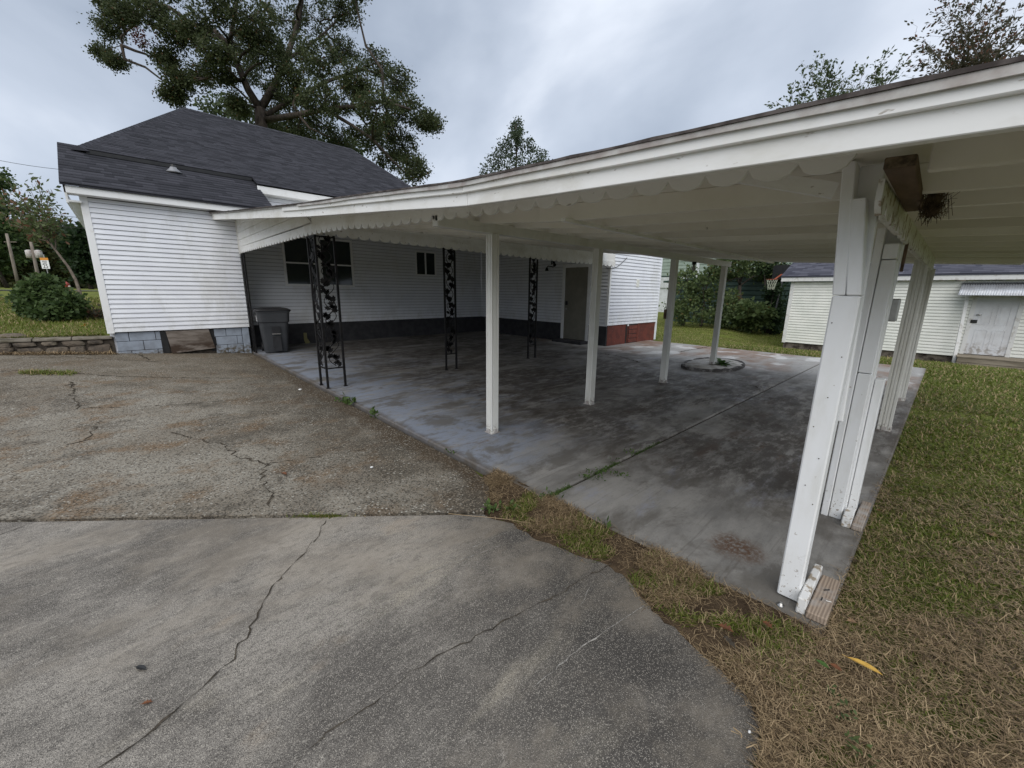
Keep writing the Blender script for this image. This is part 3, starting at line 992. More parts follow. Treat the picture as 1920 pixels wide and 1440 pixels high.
# --- recessed wall with windows
WZ0, WZ1, WX0, WX1 = 1.59, 2.77, 3.15, 4.86
SX0, SX1, SZ0, SZ1 = 6.98, 7.66, 1.98, 2.66
wallB = MB().box(2.0, XC, YB + 0.01, YB + 0.16, 0.0, 3.9).build("wall", "shade_sheathing", house)
SB2 = 0.552
siding(wallB, "x", 2.0, XC, YB, SB2, 3.75, -1, clip=[(WX0 - 0.053, WX1 + 0.053, WZ0 - 0.053, WZ1 + 0.053), (SX0 - 0.038, SX1 + 0.038, SZ0 - 0.038, SZ1 + 0.038)])
MB().box(2.0, XC, YB - 0.012, YB + 0.012, 0.0, SB2 + 0.004).build("foundation", "skirt_dark", house)
py = at_y(578, 640, YB - 0.02)
pp = [(px_, YB - 0.014, z_) for px_, z_ in [(at_y(u, v_, YB - 0.014)[0], at_y(u, v_, YB - 0.014)[2]) for u, v_ in ((569, 624), (575, 624), (576, 634), (581, 641), (579, 646), (573, 645), (570, 637))]]
MB().prism([(p[0], p[1] - 0.003, p[2]) for p in pp], (0, 0.003, 0)).build("peeling_patch", "patch", house)


def window(x0, x1, z0, z1, y, mull, hor, fr=0.055):
    f = MB()
    f.box(x0 - fr, x0, y - 0.035, y + 0.03, z0 - fr, z1 + fr)
    f.box(x1, x1 + fr, y - 0.035, y + 0.03, z0 - fr, z1 + fr)
    f.box(x0, x1, y - 0.035, y + 0.03, z1, z1 + fr)
    f.box(x0, x1, y - 0.035, y + 0.03, z0 - fr, z0)
    w_ = f.build("window", "trim", house)
    s_ = MB()
    for (u, t) in mull:
        s_.box(u - t / 2, u + t / 2, y - 0.028, y + 0.02, z0 + 0.001, z1 - 0.001)
    for (v_, t) in hor:
        s_.box(x0 + 0.001, x1 - 0.001, y - 0.02, y + 0.012, v_ - t / 2, v_ + t / 2)
    s_.build("sash", "trim", w_)
    MB().box(x0, x1, y - 0.004, y + 0.002, z0, z1).build("glass", "glass", w_)


window(WX0, WX1, WZ0, WZ1, YB - 0.004, [((WX0 + WX1) / 2, 0.09)], [(2.13, 0.035)])
window(SX0, SX1, SZ0, SZ1, YB - 0.004, [((SX0 + SX1) / 2 - 0.01, 0.045)], [], 0.04)

# --- side wall facing the drive, with the door
DY0, DY1, DZ0, DZ1 = 7.17, 8.00, 0.09, 2.17
wallC = MB().box(XC + 0.01, XC + 0.15, YD, YB, 0.0, 3.4).build("wall", "shade_sheathing", house)
siding(wallC, "y", YD, YB, XC, SB2, 3.0, -1, clip=[(DY0 - 0.098, DY1 + 0.098, 0, DZ1 + 0.098)])
MB().box(XC - 0.012, XC + 0.012, DY1 + 0.10, YB - 0.013, 0.0, SB2 + 0.004).build("foundation", "skirt_dark", house)
MB().box(XC - 0.012, XC + 0.012, YD, DY0 - 0.10, 0.0, SB2 + 0.004).build("foundation", "skirt_dark", house)
fr = MB()
fr.box(XC - 0.02, XC + 0.03, DY0 - 0.10, DY0, 0.0, DZ1 + 0.10)
fr.box(XC - 0.02, XC + 0.03, DY1, DY1 + 0.10, 0.0, DZ1 + 0.10)
fr.box(XC - 0.02, XC + 0.03, DY0, DY1, DZ1, DZ1 + 0.10)
fr.build("door_frame", "trim", house, bevel=0.003)
door = MB().box(XC - 0.002, XC + 0.035, DY0, DY1, DZ0, DZ1).build("door", "door_dark", house)
MB().box(XC - 0.03, XC - 0.002, DY1 - 0.13, DY1 - 0.05, 1.09, 1.21).build("lock", "black", door, bevel=0.006)
mb = MB().lathe(0, 0, [(0.005, 0), (0.03, 0.01), (0.032, 0.035), (0.015, 0.05)], 12)
mb.v = [(XC - 0.002 - z, DY1 - 0.09 + x, 0.98 + y) for x, y, z in mb.v]
mb.build("knob", "nickel", door, True)
MB().box(XC - 0.36, XC - 0.02, DY0 - 0.12, DY1 + 0.16, 0.0, 0.085).build("door_step", "skirt_dark", house, bevel=0.01)
# wall lamp: scrolled bracket and a small shade
lp = at_x(1035, 497, XC)
lamp = MB().lathe(0, 0, [(0.055, 0), (0.055, 0.012), (0.02, 0.03)], 14)
lamp.v = [(XC - 0.012 - z, lp[1] - 0.12 + x, lp[2] + y) for x, y, z in lamp.v]
arc = [(XC - 0.03 - 0.10 * math.sin(t * math.pi), lp[1] - 0.12 + 0.02 + 0.085 * math.cos(t * 5.2), lp[2] + 0.02 + 0.085 * math.sin(t * 5.2)) for t in np.linspace(0, 1, 16)]
lamp.tube(arc, 0.014, 0.010, 7)
lamp.tube([arc[-1], (XC - 0.10, lp[1] + 0.07, lp[2] - 0.03), (XC - 0.12, lp[1] + 0.10, lp[2] - 0.08)], 0.013, 0.012, 7)
wl = lamp.build("wall_lamp", "iron", house, True)
MB().lathe(XC - 0.12, lp[1] + 0.10, [(0.02, lp[2] - 0.07), (0.035, lp[2] - 0.10), (0.06, lp[2] - 0.17), (0.055, lp[2] - 0.17)], 12).build("lamp_shade", "iron", wl, True)
MB().lathe(XC - 0.11, lp[1] - 0.16, [(0.02, lp[2] + 0.10), (0.045, lp[2] + 0.06), (0.05, lp[2] + 0.03)], 12).build("lamp_shade", "iron", wl, True)

# --- end wall in daylight with red foundation
DX1 = 12.42
wallD = MB().box(XC, DX1, YD + 0.01, YD + 0.15, SB, 3.4).build("wall", "shade_sheathing", house)
siding(wallD, "x", XC + 0.045, DX1, YD, SB, 3.1, -1)
MB().box(XC - 0.02, XC + 0.045, YD - 0.02, YD + 0.05, SB, 3.1).build("corner_trim", "trim", house)
MB().box(DX1 - 0.02, DX1 + 0.10, YD + 0.012, 14, 0.0, 3.1).build("wall", "vinyl", house)
fD = MB().box(XC - 0.005, DX1 - 0.02, YD + 0.02, YD + 0.08, -0.1, SB - 0.002).build("foundation", "skirt_red", house)
MB().box(XC + 0.04, XC + 0.98, YD - 0.005, YD + 0.03, -0.02, SB - 0.012).build("plywood_panel", "skirt_red", fD, bevel=0.004)
MB().box(XC + 1.0, XC + 1.06, YD + 0.0, YD + 0.024, 0.0, SB - 0.01).build("panel_gap", "black", fD)
MB().box(XC + 1.07, XC + 1.11, YD - 0.008, YD + 0.03, 0.0, SB - 0.02).build("pipe_trim", "skirt_red", fD)
MB().box(XC + 1.06, XC + 1.13, YD - 0.01, YD + 0.02, SB - 0.06, SB - 0.008).build("clip", "trim", fD)
MB().box(XC + 1.14, XC + 1.66, YD + 0.008, YD + 0.022, 0.0, SB - 0.02).build("vent_backing", "black", fD)
for i in range(4):
    z0 = 0.015 + i * 0.132
    MB().box(XC + 1.15, XC + 1.62, YD - 0.012, YD + 0.012, z0, z0 + 0.115).build("slat", "skirt_red", fD, bevel=0.004)
MB().box(XC + 1.63, XC + 1.68, YD - 0.014, YD + 0.02, 0.0, SB - 0.015).build("pipe_trim", "skirt_red", fD)
op = at_y(1195, 531, YD)
ow = MB().box(op[0] - 0.075, op[0] + 0.075, YD - 0.03, YD + 0.0, op[2] - 0.11, op[2] + 0.11).build("outlet_cover", "vinyl_dirty", house, bevel=0.008)
MB().lathe(0, 0, [(0.012, 0), (0.012, 0.01)], 10).build("knob", "black", ow).data.transform(Matrix.Translation((op[0] + 0.01 - 0, YD - 0.036 - 11.1, op[2])) @ Matrix.Rotation(math.radians(90), 4, "X"))
# loose cable hanging across that wall
wp = [at_y(u, v_, YD - 0.03) for u, v_ in ((1124, 487), (1131, 495), (1138, 502), (1147, 504), (1158, 500), (1167, 492), (1176, 483))]
MB().tube(wp, 0.007, 0.007, 5).build("loose_cable", "wire", house)

# --- roofs
eA = np.array([0, 10.85, 3.21])


def shingle_plane(poly, parent, mat, course=0.135, tab=0.24, th=0.012, name="shingles"):
    """poly: 3D planar polygon, first edge is the eave (left to right seen from outside)."""
    P = [np.array(p, float) for p in poly]
    u = P[1] - P[0]
    u /= np.linalg.norm(u)
    nrm_ = np.zeros(3)
    for i in range(len(P)):
        nrm_ += np.cross(P[i] - P[0], P[(i + 1) % len(P)] - P[0])
    nrm_ /= np.linalg.norm(nrm_)
    if nrm_[2] < 0:
        nrm_ = -nrm_
    v_ = np.cross(nrm_, u)
    if np.dot(P[2] - P[0], v_) < 0:
        v_ = -v_
    Q = [(np.dot(p - P[0], u), np.dot(p - P[0], v_)) for p in P]
    vmax = max(q[1] for q in Q)

    def span(t):
        xs_ = []
        for i in range(len(Q)):
            (a, b), (c_, d_) = Q[i], Q[(i + 1) % len(Q)]
            if (b - t) * (d_ - t) <= 0 and abs(b - d_) > 1e-9:
                xs_.append(a + (c_ - a) * (t - b) / (d_ - b))
        return (min(xs_), max(xs_)) if len(xs_) >= 2 else None

    V, F = [], []
    t = 0.0
    while t < vmax - 0.01:
        t1 = min(t + course, vmax)
        s0_, s1_ = span(t + 1e-4), span(t1 - 1e-4)
        if s0_ and s1_:
            a = max(s0_[0], s1_[0]) if False else s0_[0]
            x = s0_[0] - rng.uniform(0, tab)
            while x < s0_[1]:
                x1 = x + tab * rng.uniform(0.55, 1.5)
                xa, xb = max(x, s0_[0]), min(x1, s0_[1])
                ta, tb = min(max(xa, s1_[0]), s1_[1]), min(max(xb, s1_[0]), s1_[1])
                if xb - xa > 0.01:
                    h = th * (1.0 if rng.random() < 0.5 else 0.55) + rng.uniform(0, 0.002)
                    b0 = len(V)
                    for (xx, tt, hh) in ((xa, t, 0), (xb, t, 0), (xb, t, h), (xa, t, h), (tb, t1 + 0.01, 0.002), (ta, t1 + 0.01, 0.002)):
                        V.append(P[0] + u * xx + v_ * tt + nrm_ * hh)
                    F.append((b0, b0 + 1, b0 + 2, b0 + 3))
                    F.append((b0 + 3, b0 + 2, b0 + 4, b0 + 5))
                x = x1
        t = t1
    return raw(name, V, F, mat, parent, kind="stuff")


# lower roof over the projecting wall
RL0, RL1 = -0.56, 2.74
lo_eave, lo_top = (10.83, 3.205), (12.58, 4.215)
mb = MB().hexa([(RL0, lo_eave[0], lo_eave[1]), (RL1, lo_eave[0], lo_eave[1]), (2.70, lo_top[0], lo_top[1]), (RL0, lo_top[0], lo_top[1])],
               [(RL0, lo_eave[0], lo_eave[1] - 0.04), (RL1, lo_eave[0], lo_eave[1] - 0.04), (RL1, lo_top[0], lo_top[1] - 0.04), (RL0, lo_top[0], lo_top[1] - 0.04)])
rlow = mb.build("roof", "shingle", house)
shingle_plane([(RL0, lo_eave[0] - 0.015, lo_eave[1] - 0.006), (RL1, lo_eave[0] - 0.015, lo_eave[1] - 0.006), (2.70, lo_top[0], lo_top[1] + 0.004), (RL0, lo_top[0], lo_top[1] + 0.004)], rlow, "shingle")
MB().box(-0.53, 2.55, 10.865, 10.90, 3.045, 3.168).build("fascia_board", "trim", house, bevel=0.004)
MB().box(-0.50, 2.0, 10.90, YA + 0.02, 3.045, 3.062).build("soffit", "trim", house)
mb = MB().hexa([(-0.53, 10.865, 3.045), (-0.53, 10.865, 3.165), (-0.53, 12.4, 4.06), (-0.53, 12.4, 3.93)], [(-0.505, 10.865, 3.045), (-0.505, 10.865, 3.165), (-0.505, 12.4, 4.06), (-0.505, 12.4, 3.93)])
mb.build("rake_board", "trim", house)
MB().box(-0.50, -0.34, 11.0, 19, 2.92, 2.95).build("soffit", "trim", house)
MB().box(-0.53, -0.50, 11.0, 19, 2.90, 3.06).build("fascia_board", "trim", house)
# gable filling behind the left rake of the low roof
mb = MB().prism([(-0.34, 10.95, 3.05), (-0.34, 12.4, 3.9), (-0.34, 12.4, 3.05)], (0.1, 0, 0))
mb.build("gable_end", "vinyl", house)
# vent pipe with flashing
_lv = ray(326, 322)
_t = (3.205 - 0.577 * 10.83 - H) / (_lv[2] - 0.577 * _lv[1])
vp = CAM + _lv * _t + np.array([0, 0, 0.08])
vent = MB().lathe(vp[0], vp[1], [(0.16, vp[2] - 0.105), (0.125, vp[2] - 0.075), (0.07, vp[2] - 0.02), (0.055, vp[2] + 0.01)], 14)
ven = vent.build("roof_vent", "vent_metal", house, True)
MB().lathe(vp[0], vp[1], [(0.048, vp[2] - 0.03), (0.048, vp[2] + 0.06), (0.035, vp[2] + 0.06)], 12).build("vent_pipe", "black", ven, True)

# main hip roof
ye, ze, ms_ = 11.75, 3.885, 0.48
r1 = ray(342, 201)
r2 = ray(663, 283)


def on_main(r_):
    t = (ze - ms_ * ye - H) / (r_[2] - ms_ * r_[1])
    return CAM + r_ * t


R1, R2 = on_main(r1), on_main(r2)
yr = (R1[1] + R2[1]) / 2
zr = ze + ms_ * (yr - ye)
R1 = np.array([R1[0], yr, zr])
R2 = np.array([R2[0], yr, zr])
lh = on_main(ray(160, 272))
rh = on_main(ray(762, 346))
kl = (lh - R1)[:2] / (lh - R1)[1]
kr = (rh - R2)[:2] / (rh - R2)[1]
EL = np.array([R1[0] + kl[0] * (ye - yr), ye, ze])
ER = np.array([R2[0] + kr[0] * (ye - yr), ye, ze])
yb2 = 2 * yr - ye
BL = np.array([EL[0], yb2, ze])
BR = np.array([ER[0], yb2, ze])
# the part of the front slope left of the low roof starts above it
YC = 12.2
CL = np.array([EL[0] + (R1[0] - EL[0]) * (YC - ye) / (yr - ye), YC, ze + ms_ * (YC - ye)])
CMx = 2.66
mb = MB()
mb.add([(CMx, ye, ze), tuple(ER), tuple(R2), tuple(R1), tuple(BL), tuple(BR), tuple(CL), (CMx, YC, CL[2])], [(0, 1, 2, 3, 6, 7), (1, 5, 2), (5, 4, 3, 2), (4, 6, 3)])
mb.v = [(p[0], p[1], p[2] - 0.02) for p in mb.v]
roof = mb.build("roof", "shingle", house)
# upper field, above the level of the low roof
shingle_plane([tuple(CL), tuple(np.array([ER[0] + (R2[0] - ER[0]) * (YC - ye) / (yr - ye), YC, CL[2]])), tuple(R2), tuple(R1)], roof, "shingle")
shingle_plane([(CMx, ye - 0.02, ze - 0.008), (ER[0], ye - 0.02, ze - 0.008), tuple(np.array([ER[0] + (R2[0] - ER[0]) * (YC - ye) / (yr - ye), YC, CL[2]])), (CMx, YC, CL[2])], roof, "shingle")
for a, b, nm in ((CL, R1, "hip_cap"), (R1, R2, "ridge_cap"), (ER, R2, "hip_cap")):
    mbc = MB()
    n = int(np.linalg.norm(b - a) / 0.19)
    for i in range(n):
        p, q = lerp(a, b, i / n), lerp(a, b, (i + 1.25) / n)
        d_ = (b - a) / np.linalg.norm(b - a)
        s_ = np.cross(d_, [0, 0, 1])
        s_ /= np.linalg.norm(s_)
        up_ = np.array([0, 0, 1.0])
        w_ = 0.14
        mbc.add([p - s_ * w_ - up_ * 0.045, p + up_ * 0.045, p + s_ * w_ - up_ * 0.045, q - s_ * w_ - up_ * 0.06, q + up_ * 0.030, q + s_ * w_ - up_ * 0.06],
                [(0, 1, 4, 3), (1, 2, 5, 4), (0, 2, 1)])
    mbc.build(nm, "shingle", roof, kind="stuff")
# black bar paints the shadow line where the main slope overlaps the low roof
MB().bar((CL[0] + 0.1, YC + 0.01, CL[2] - 0.045), (CMx, YC + 0.01, CL[2] - 0.045), 0.02, 0.07).build("drip_and_shade_edge", "black", roof)
MB().box(CMx, ER[0], ye + 0.012, ye + 0.045, ze - 0.20, ze - 0.035).build("fascia_board", "trim", house, bevel=0.004)
MB().box(CMx, ER[0], ye + 0.045, YB + 0.02, ze - 0.19, ze - 0.17).build("soffit", "trim", house)
# low roof over the rear wing
mb = MB().hexa([(ER[0], YB - 0.3, 3.75), (12.7, YB - 0.3, 3.75), (12.7, 18, 5.4), (ER[0], 18, 5.4)], [(ER[0], YB - 0.3, 3.65), (12.7, YB - 0.3, 3.65), (12.7, 18, 5.3), (ER[0], 18, 5.3)])
mb = MB().hexa([(9.5, 6.3, 3.12), (12.75, 6.3, 3.12), (12.75, 12.5, 3.6), (9.5, 12.5, 3.6)], [(9.5, 6.3, 3.2), (12.75, 6.3, 3.2), (12.75, 12.5, 3.68), (9.5, 12.5, 3.68)])
mb.build("roof", "roll_roof", house)

# ------------------------------------------------------------------ carport
carport = thing("carport", "long white wooden carport with scalloped trim joined to the white house", "carport", (2.0, 0.3, 0))
_by = [-3, 0.0, 1.9, 2.1, 2.3, 3.5, 5.0, 8.4, 11.1, 12.2]
_bz = [1.6845, 1.842, 1.942, 1.954, 1.972, 2.090, 2.230, 2.588, 2.880, 2.995]


def zb(y):
    return float(np.interp(y, _by, _bz))


def zr_(x, y):
    return zb(y) + 0.09 * (x - 1.58) / 7.4


RY0, RY1, RX0, RX1 = -0.56, 11.09, 1.58, 9.0
yy = list(np.linspace(RY0, RY1, 60))


def warp(y, s, a=0.0009):
    return a * math.sin(y * 2.7 + s) + a * 0.7 * math.sin(y * 6.1 + 2 * s)


# front fascia boards (several lengths butted)
for (a, b, dx) in ((RY0, 2.095, 0.0), (2.102, 5.06, 0.002), (5.066, 8.3, 0.0), (8.306, RY1, 0.002)):
    ys_ = list(np.linspace(a, b, 22))
    tall = 0.072 if a < 5 else 0.114
    mb = curve_board(MB(), "y", ys_, [zb(y) + warp(y, 1) for y in ys_], [zb(y) + tall for y in ys_], RX0 + dx, RX0 + 0.04)
    mb.build("fascia_board", "paint", carport, bevel=0.003)
for (a, b, dx) in ((RY0, 2.11, 0.0), (2.116, 5.85, 0.003)):
    ys_ = list(np.linspace(a, b, 26))
    mb = curve_board(MB(), "y", ys_, [zb(y) + 0.071 + warp(y, 2) for y in ys_], [zb(y) + 0.113 for y in ys_], RX0 - 0.022 + dx, RX0 + 0.03)
    mb.build("fascia_trim", "paint", carport, bevel=0.003)
# metal drip edge and roofing edge
ys_ = list(np.linspace(RY0, 5.2, 50))
curve_board(MB(), "y", ys_, [zb(y) + 0.106 + warp(y, 5, 0.002) for y in ys_], [zb(y) + 0.1275 for y in ys_], RX0 - 0.036, RX0 - 0.024).build("drip_and_shade_edge", "flashing", carport)
ys_ = list(np.linspace(5.2, RY1, 40))
curve_board(MB(), "y", ys_, [zb(y) + 0.112 + warp(y, 5, 0.002) for y in ys_], [zb(y) + 0.1275 for y in ys_], RX0 - 0.02, RX0 - 0.004).build("drip_and_shade_edge", "flashing", carport)
mb = MB()
rows = []
for i, y in enumerate(np.linspace(RY0, RY1, 90)):
    j = rng.uniform(-0.003, 0.003)
    rows.append([(RX0 - 0.042 + j, y, zb(y) + 0.128), (RX1, y, zr_(RX1, y) + 0.128), (RX1, y, zr_(RX1, y) + 0.146), (RX0 - 0.042 + j, y, zb(y) + 0.137 + rng.uniform(0, 0.004))])
mb.strip(rows).build("roofing", "roll_roof", carport)
# deck sheets over the rafters (butted panels)
edges = [RX0 + 0.042, 2.9, 4.12, 5.34, 6.56, 7.78, RX1 - 0.002]
for i in range(6):
    ys_ = list(np.linspace(RY0, RY1, 40))
    mb = MB()
    a, b = edges[i] + 0.002, edges[i + 1] - 0.002
    mb.strip([[(a, y, zr_(a, y) + 0.113), (b, y, zr_(b, y) + 0.113), (b, y, zr_(b, y) + 0.127), (a, y, zr_(a, y) + 0.127)] for y in ys_])
    mb.build("roof_deck", "ceiling", carport)
# the roof runs on over the recessed porch up to the house wall
mb = MB()
mb.strip([[(2.04, y, zr_(2.04, y) + 0.115), (XC - 0.01, y, zr_(RX1, y) + 0.115), (XC - 0.01, y, zr_(RX1, y) + 0.140), (2.04, y, zr_(2.04, y) + 0.140)] for y in np.linspace(RY1 + 0.002, YB - 0.02, 5)])
mb.build("roof_deck", "ceiling", carport)
# wing of the roof that reaches the house wall over the porch
mb = MB()
mb.strip([[(RX1 + 0.002, y, zr_(RX1, y) + 0.09), (XC - 0.01, y, zr_(RX1, y) + 0.09), (XC - 0.01, y, zr_(RX1, y) + 0.145), (RX1 + 0.002, y, zr_(RX1, y) + 0.145)] for y in np.linspace(YD - 0.1, RY1, 20)])
mb.build("roof_deck", "ceiling", carport)
# rafters
rx = [2.40, 2.84, 3.34, 3.84, 4.36, 4.88, 5.41, 5.94, 6.47, 7.0, 7.5, 8.0, 8.55]
curve_board(MB(), "y", [RY0 + 0.02, -0.2, 0.13], [zr_(1.98, q_) for q_ in (RY0 + 0.02, -0.2, 0.13)], [zr_(1.98, q_) + 0.112 for q_ in (RY0 + 0.02, -0.2, 0.13)], 1.97, 2.01).build("rafter", "ceiling", carport, bevel=0.003)
for i, x in enumerate(rx):
    ys_ = list(np.linspace(RY0 + 0.02, 2.22 + rng.uniform(-0.08, 0.08), 16))
    curve_board(MB(), "y", ys_, [zr_(x, y) + 0.0 for y in ys_], [zr_(x, y) + 0.112 for y in ys_], x, x + 0.04).build("rafter", "ceiling", carport, bevel=0.003)
    ys_ = list(np.linspace(1.80, 6.4, 22))
    xo = x + 0.043
    curve_board(MB(), "y", ys_, [zr_(xo, y) + 0.002 for y in ys_], [zr_(xo, y) + 0.112 for y in ys_], xo, xo + 0.04).build("rafter", "ceiling", carport, bevel=0.003)
ys_ = list(np.linspace(6.42, 11.05, 12))
for x in rx[1::2]:
    curve_board(MB(), "y", ys_, [zr_(x, y) + 0.004 for y in ys_], [zr_(x, y) + 0.112 for y in ys_], x, x + 0.04).build("rafter", "ceiling", carport)
# thin strip nailed across the rafters, rear fascia, side rake trim
xs_ = list(np.linspace(2.3, 8.6, 10))
MB().strip([[(x, 1.93 + 0.06 * (x - 2.3), zr_(x, 2.0) - 0.022), (x, 1.97 + 0.06 * (x - 2.3), zr_(x, 2.0) - 0.022), (x, 1.97 + 0.06 * (x - 2.3), zr_(x, 2.0) + 0.001), (x, 1.93 + 0.06 * (x - 2.3), zr_(x, 2.0) + 0.001)] for x in xs_]).build("cross_strip", "paint", carport)
ys_ = list(np.linspace(RY0, YD - 0.12, 30))
curve_board(MB(), "y", ys_, [zr_(RX1, y) - 0.003 for y in ys_], [zr_(RX1, y) + 0.111 for y in ys_], RX1 - 0.04, RX1 - 0.004).build("fascia_board", "paint", carport)
xs_ = list(np.linspace(RX0 + 0.04, RX1 - 0.05, 12))
curve_board(MB(), "x", xs_, [zr_(x, RY0) for x in xs_], [zr_(x, RY0) + 0.126 for x in xs_], RY0 - 0.03, RY0 - 0.002).build("fascia_board", "paint", carport)

# front scalloped trim, from the near post to the house
zs_y = [0.2, 0.5, 0.9, 1.4, 2.3, 2.7, 4.3, 5.0, 6.2, 11.2]
zs_z = [1.895, 1.905, 1.925, 1.945, 1.985, 2.01, 2.085, 2.145, 2.19, 2.215]
zlo = lambda y: float(np.interp(y, zs_y, zs_z))
for (a, b) in ((0.33, 2.62), (2.62, 6.2), (6.2, 11.07)):
    u_, l_, h_ = scallop(a, b, 0.178, 0.052, zlo, lambda y: min(zlo(y) + 0.135, zb(y) + 0.110))
    curve_board(MB(), "y", u_, l_, h_, 2.0, 2.018).build("scalloped_trim", "paint", carport)
# header board above it between the iron corner post and the second bay
ys_ = list(np.linspace(2.7, 6.2, 20))
curve_board(MB(), "y", ys_, [zlo(y) + 0.137 for y in ys_], [max(zlo(y) + 0.15, zb(y) + 0.111) for y in ys_], 2.006, 2.024).build("header_board", "paint", carport)
# infill boards of the low gable, cut along the roof slope
z = 2.352
k = 0
while z < 3.0:
    z1 = min(z + 0.145, 3.01)
    yl = max(6.2, float(np.interp(z - 0.112, _bz, _by)))
    yh = max(6.2, float(np.interp(z1 - 0.112, _bz, _by)))
    if yl < 11.0:
        yh = min(yh, 11.05)
        mb = MB().hexa([(1.998, 11.07, z), (1.998, yl, z), (2.008, yh, z1), (2.008, 11.07, z1)], [(2.03, 11.07, z), (2.03, yl, z), (2.03, yh, z1), (2.03, 11.07, z1)])
        mb.build("infill_board", "paint", carport, bevel=0.002)
    z = z1 + 0.004
    k += 1
MB().box(1.985, 2.04, 11.065, 11.085, 2.2, 2.9).build("end_trim", "paint", carport)
# inner scalloped beam on the iron posts
u_, l_, h_ = scallop(2.02, XC - 0.05, 0.168, 0.05, lambda x: 2.20 - 0.011 * (x - 2.0) * (1 if x < 8 else 0.8), lambda x: 2.33 - 0.008 * (x - 2))
curve_board(MB(), "x", u_, l_, h_, 6.27, 6.288).build("scalloped_trim", "paint", carport)
xs_ = list(np.linspace(2.03, XC - 0.05, 10))
curve_board(MB(), "x", xs_, [2.285 - 0.008 * (x - 2) for x in xs_], [zr_(x, 6.3) - 0.002 for x in xs_], 6.29, 6.33).build("beam", "paint", carport)
# middle beam on the aluminium posts
MB().box(2.0, 8.7, 3.065, 3.105, 1.985, 2.075).build("beam", "enamel", carport, bevel=0.004)
MB().box(2.0, 8.7, 3.106, 3.15, 1.987, 2.078).build("beam", "enamel", carport, bevel=0.004)
MB().box(2.3, 8.65, 3.055, 3.064, 2.03, 2.072).build("beam_trim", "enamel", carport)
# right hand scalloped board, ragged
u_, l_, h_ = scallop(2.02, 7.35, 0.178, 0.045, lambda x: 1.745 + 0.012 * (x - 2.4) * 0.3 + rng.uniform(0, 0.004), lambda x: zr_(x, 0.26) - 0.002)
curve_board(MB(), "x", u_, l_, h_, 0.236, 0.254).build("scalloped_trim", "chipped", carport)
MB().box(2.40, 8.4, 0.266, 0.30, 1.80, 1.865).build("beam", "paint", carport)
# short prop timber jammed between the rafters
mb = MB().hexa([(1.80, 0.222, 1.840), (1.80, 0.146, 1.837), (1.80, 0.146, 1.872), (1.80, 0.222, 1.876)], [(2.82, 0.232, 1.852), (2.82, 0.168, 1.852), (2.82, 0.168, 1.884), (2.82, 0.232, 1.884)])
tag(mb.build("timber_block", "timber", carport, bevel=0.004), "rough unpainted brown timber block under the rafters")
MB().hexa([(1.797, 0.220, 1.842), (1.797, 0.148, 1.839), (1.797, 0.148, 1.870), (1.797, 0.220, 1.874)], [(1.7995, 0.220, 1.842), (1.7995, 0.148, 1.839), (1.7995, 0.148, 1.870), (1.7995, 0.220, 1.874)]).build("end_grain", "twig", carport)
# brace next to the near column, small diagonal
MB().bar((2.15, 0.78, 1.99), (2.26, 0.42, 1.885), 0.03, 0.06).build("brace", "paint", carport)

# --- near composite column
MB().hexa([(2.155, 0.262, 0.006), (2.155, 0.352, 0.006), (2.245, 0.352, 0.006), (2.245, 0.262, 0.006)],
          [(2.175, 0.258, 1.452), (2.175, 0.352, 1.452), (2.262, 0.352, 1.452), (2.262, 0.258, 1.452)]).build("post", "post", carport, bevel=0.006)
MB().hexa([(2.172, 0.309, 1.454), (2.172, 0.352, 1.454), (2.262, 0.352, 1.454), (2.262, 0.309, 1.454)],
          [(2.172, 0.352, 1.972), (2.172, 0.396, 1.972), (2.262, 0.396, 1.972), (2.262, 0.352, 1.972)]).build("post_board", "post", carport, bevel=0.004)
MB().hexa([(2.170, 0.258, 1.454), (2.170, 0.305, 1.454), (2.258, 0.305, 1.454), (2.258, 0.258, 1.454)],
          [(2.170, 0.300, 1.83), (2.170, 0.352, 1.83), (2.258, 0.352, 1.83), (2.258, 0.300, 1.83)]).build("post_board", "post", carport, bevel=0.004)
MB().hexa([(2.265, 0.245, 0.9), (2.265, 0.335, 0.9), (2.30, 0.335, 0.9), (2.30, 0.245, 0.9)],
          [(2.265, 0.272, 1.968), (2.265, 0.352, 1.968), (2.30, 0.352, 1.968), (2.30, 0.272, 1.968)]).build("post_board", "post", carport, bevel=0.004)
for (y, z) in ((0.30, 0.05), (0.28, 0.52), (0.32, 0.60), (0.29, 0.74), (0.33, 0.88), (0.30, 1.02), (0.28, 1.20), (0.335, 1.34)):
    mb = MB().lathe(0, 0, [(0.0024, 0), (0.0024, 0.002)], 8)
    x0 = lerp(2.155, 2.175, z / 1.45)
    mb.v = [(x0 - 0.0005 - zz, y + xx, z + yv) for xx, yv, zz in mb.v]
    mb.build("nail_head", "twig", carport)
# --- second composite column
MB().box(3.36, 3.46, 0.255, 0.345, 0.0, 1.86).build("post", "post", carport, bevel=0.005)
MB().box(3.25, 3.355, 0.332, 0.370, 0.0, 1.84).build("post_board", "post", carport, bevel=0.004)
MB().box(3.26, 3.353, 0.262, 0.328, 0.0, 0.985).build("post_board", "post", carport, bevel=0.004)
MB().box(3.262, 3.355, 0.260, 0.328, 0.990, 1.66).build("post_board", "post", carport, bevel=0.004)
MB().box(3.258, 3.353, 0.262, 0.328, 1.665, 1.75).build("post_board", "post", carport, bevel=0.004)
MB().box(3.40, 3.49, 0.208, 0.252, 0.0, 0.94).build("post_board", "post", carport, bevel=0.004)
MB().box(3.462, 3.472, 0.238, 0.254, 1.60, 1.80).build("post_board", "timber", carport, bevel=0.003)
MB().box(3.47, 3.56, 0.222, 0.262, 1.30, 1.44).build("outlet_box", "nickel", carport, bevel=0.005)

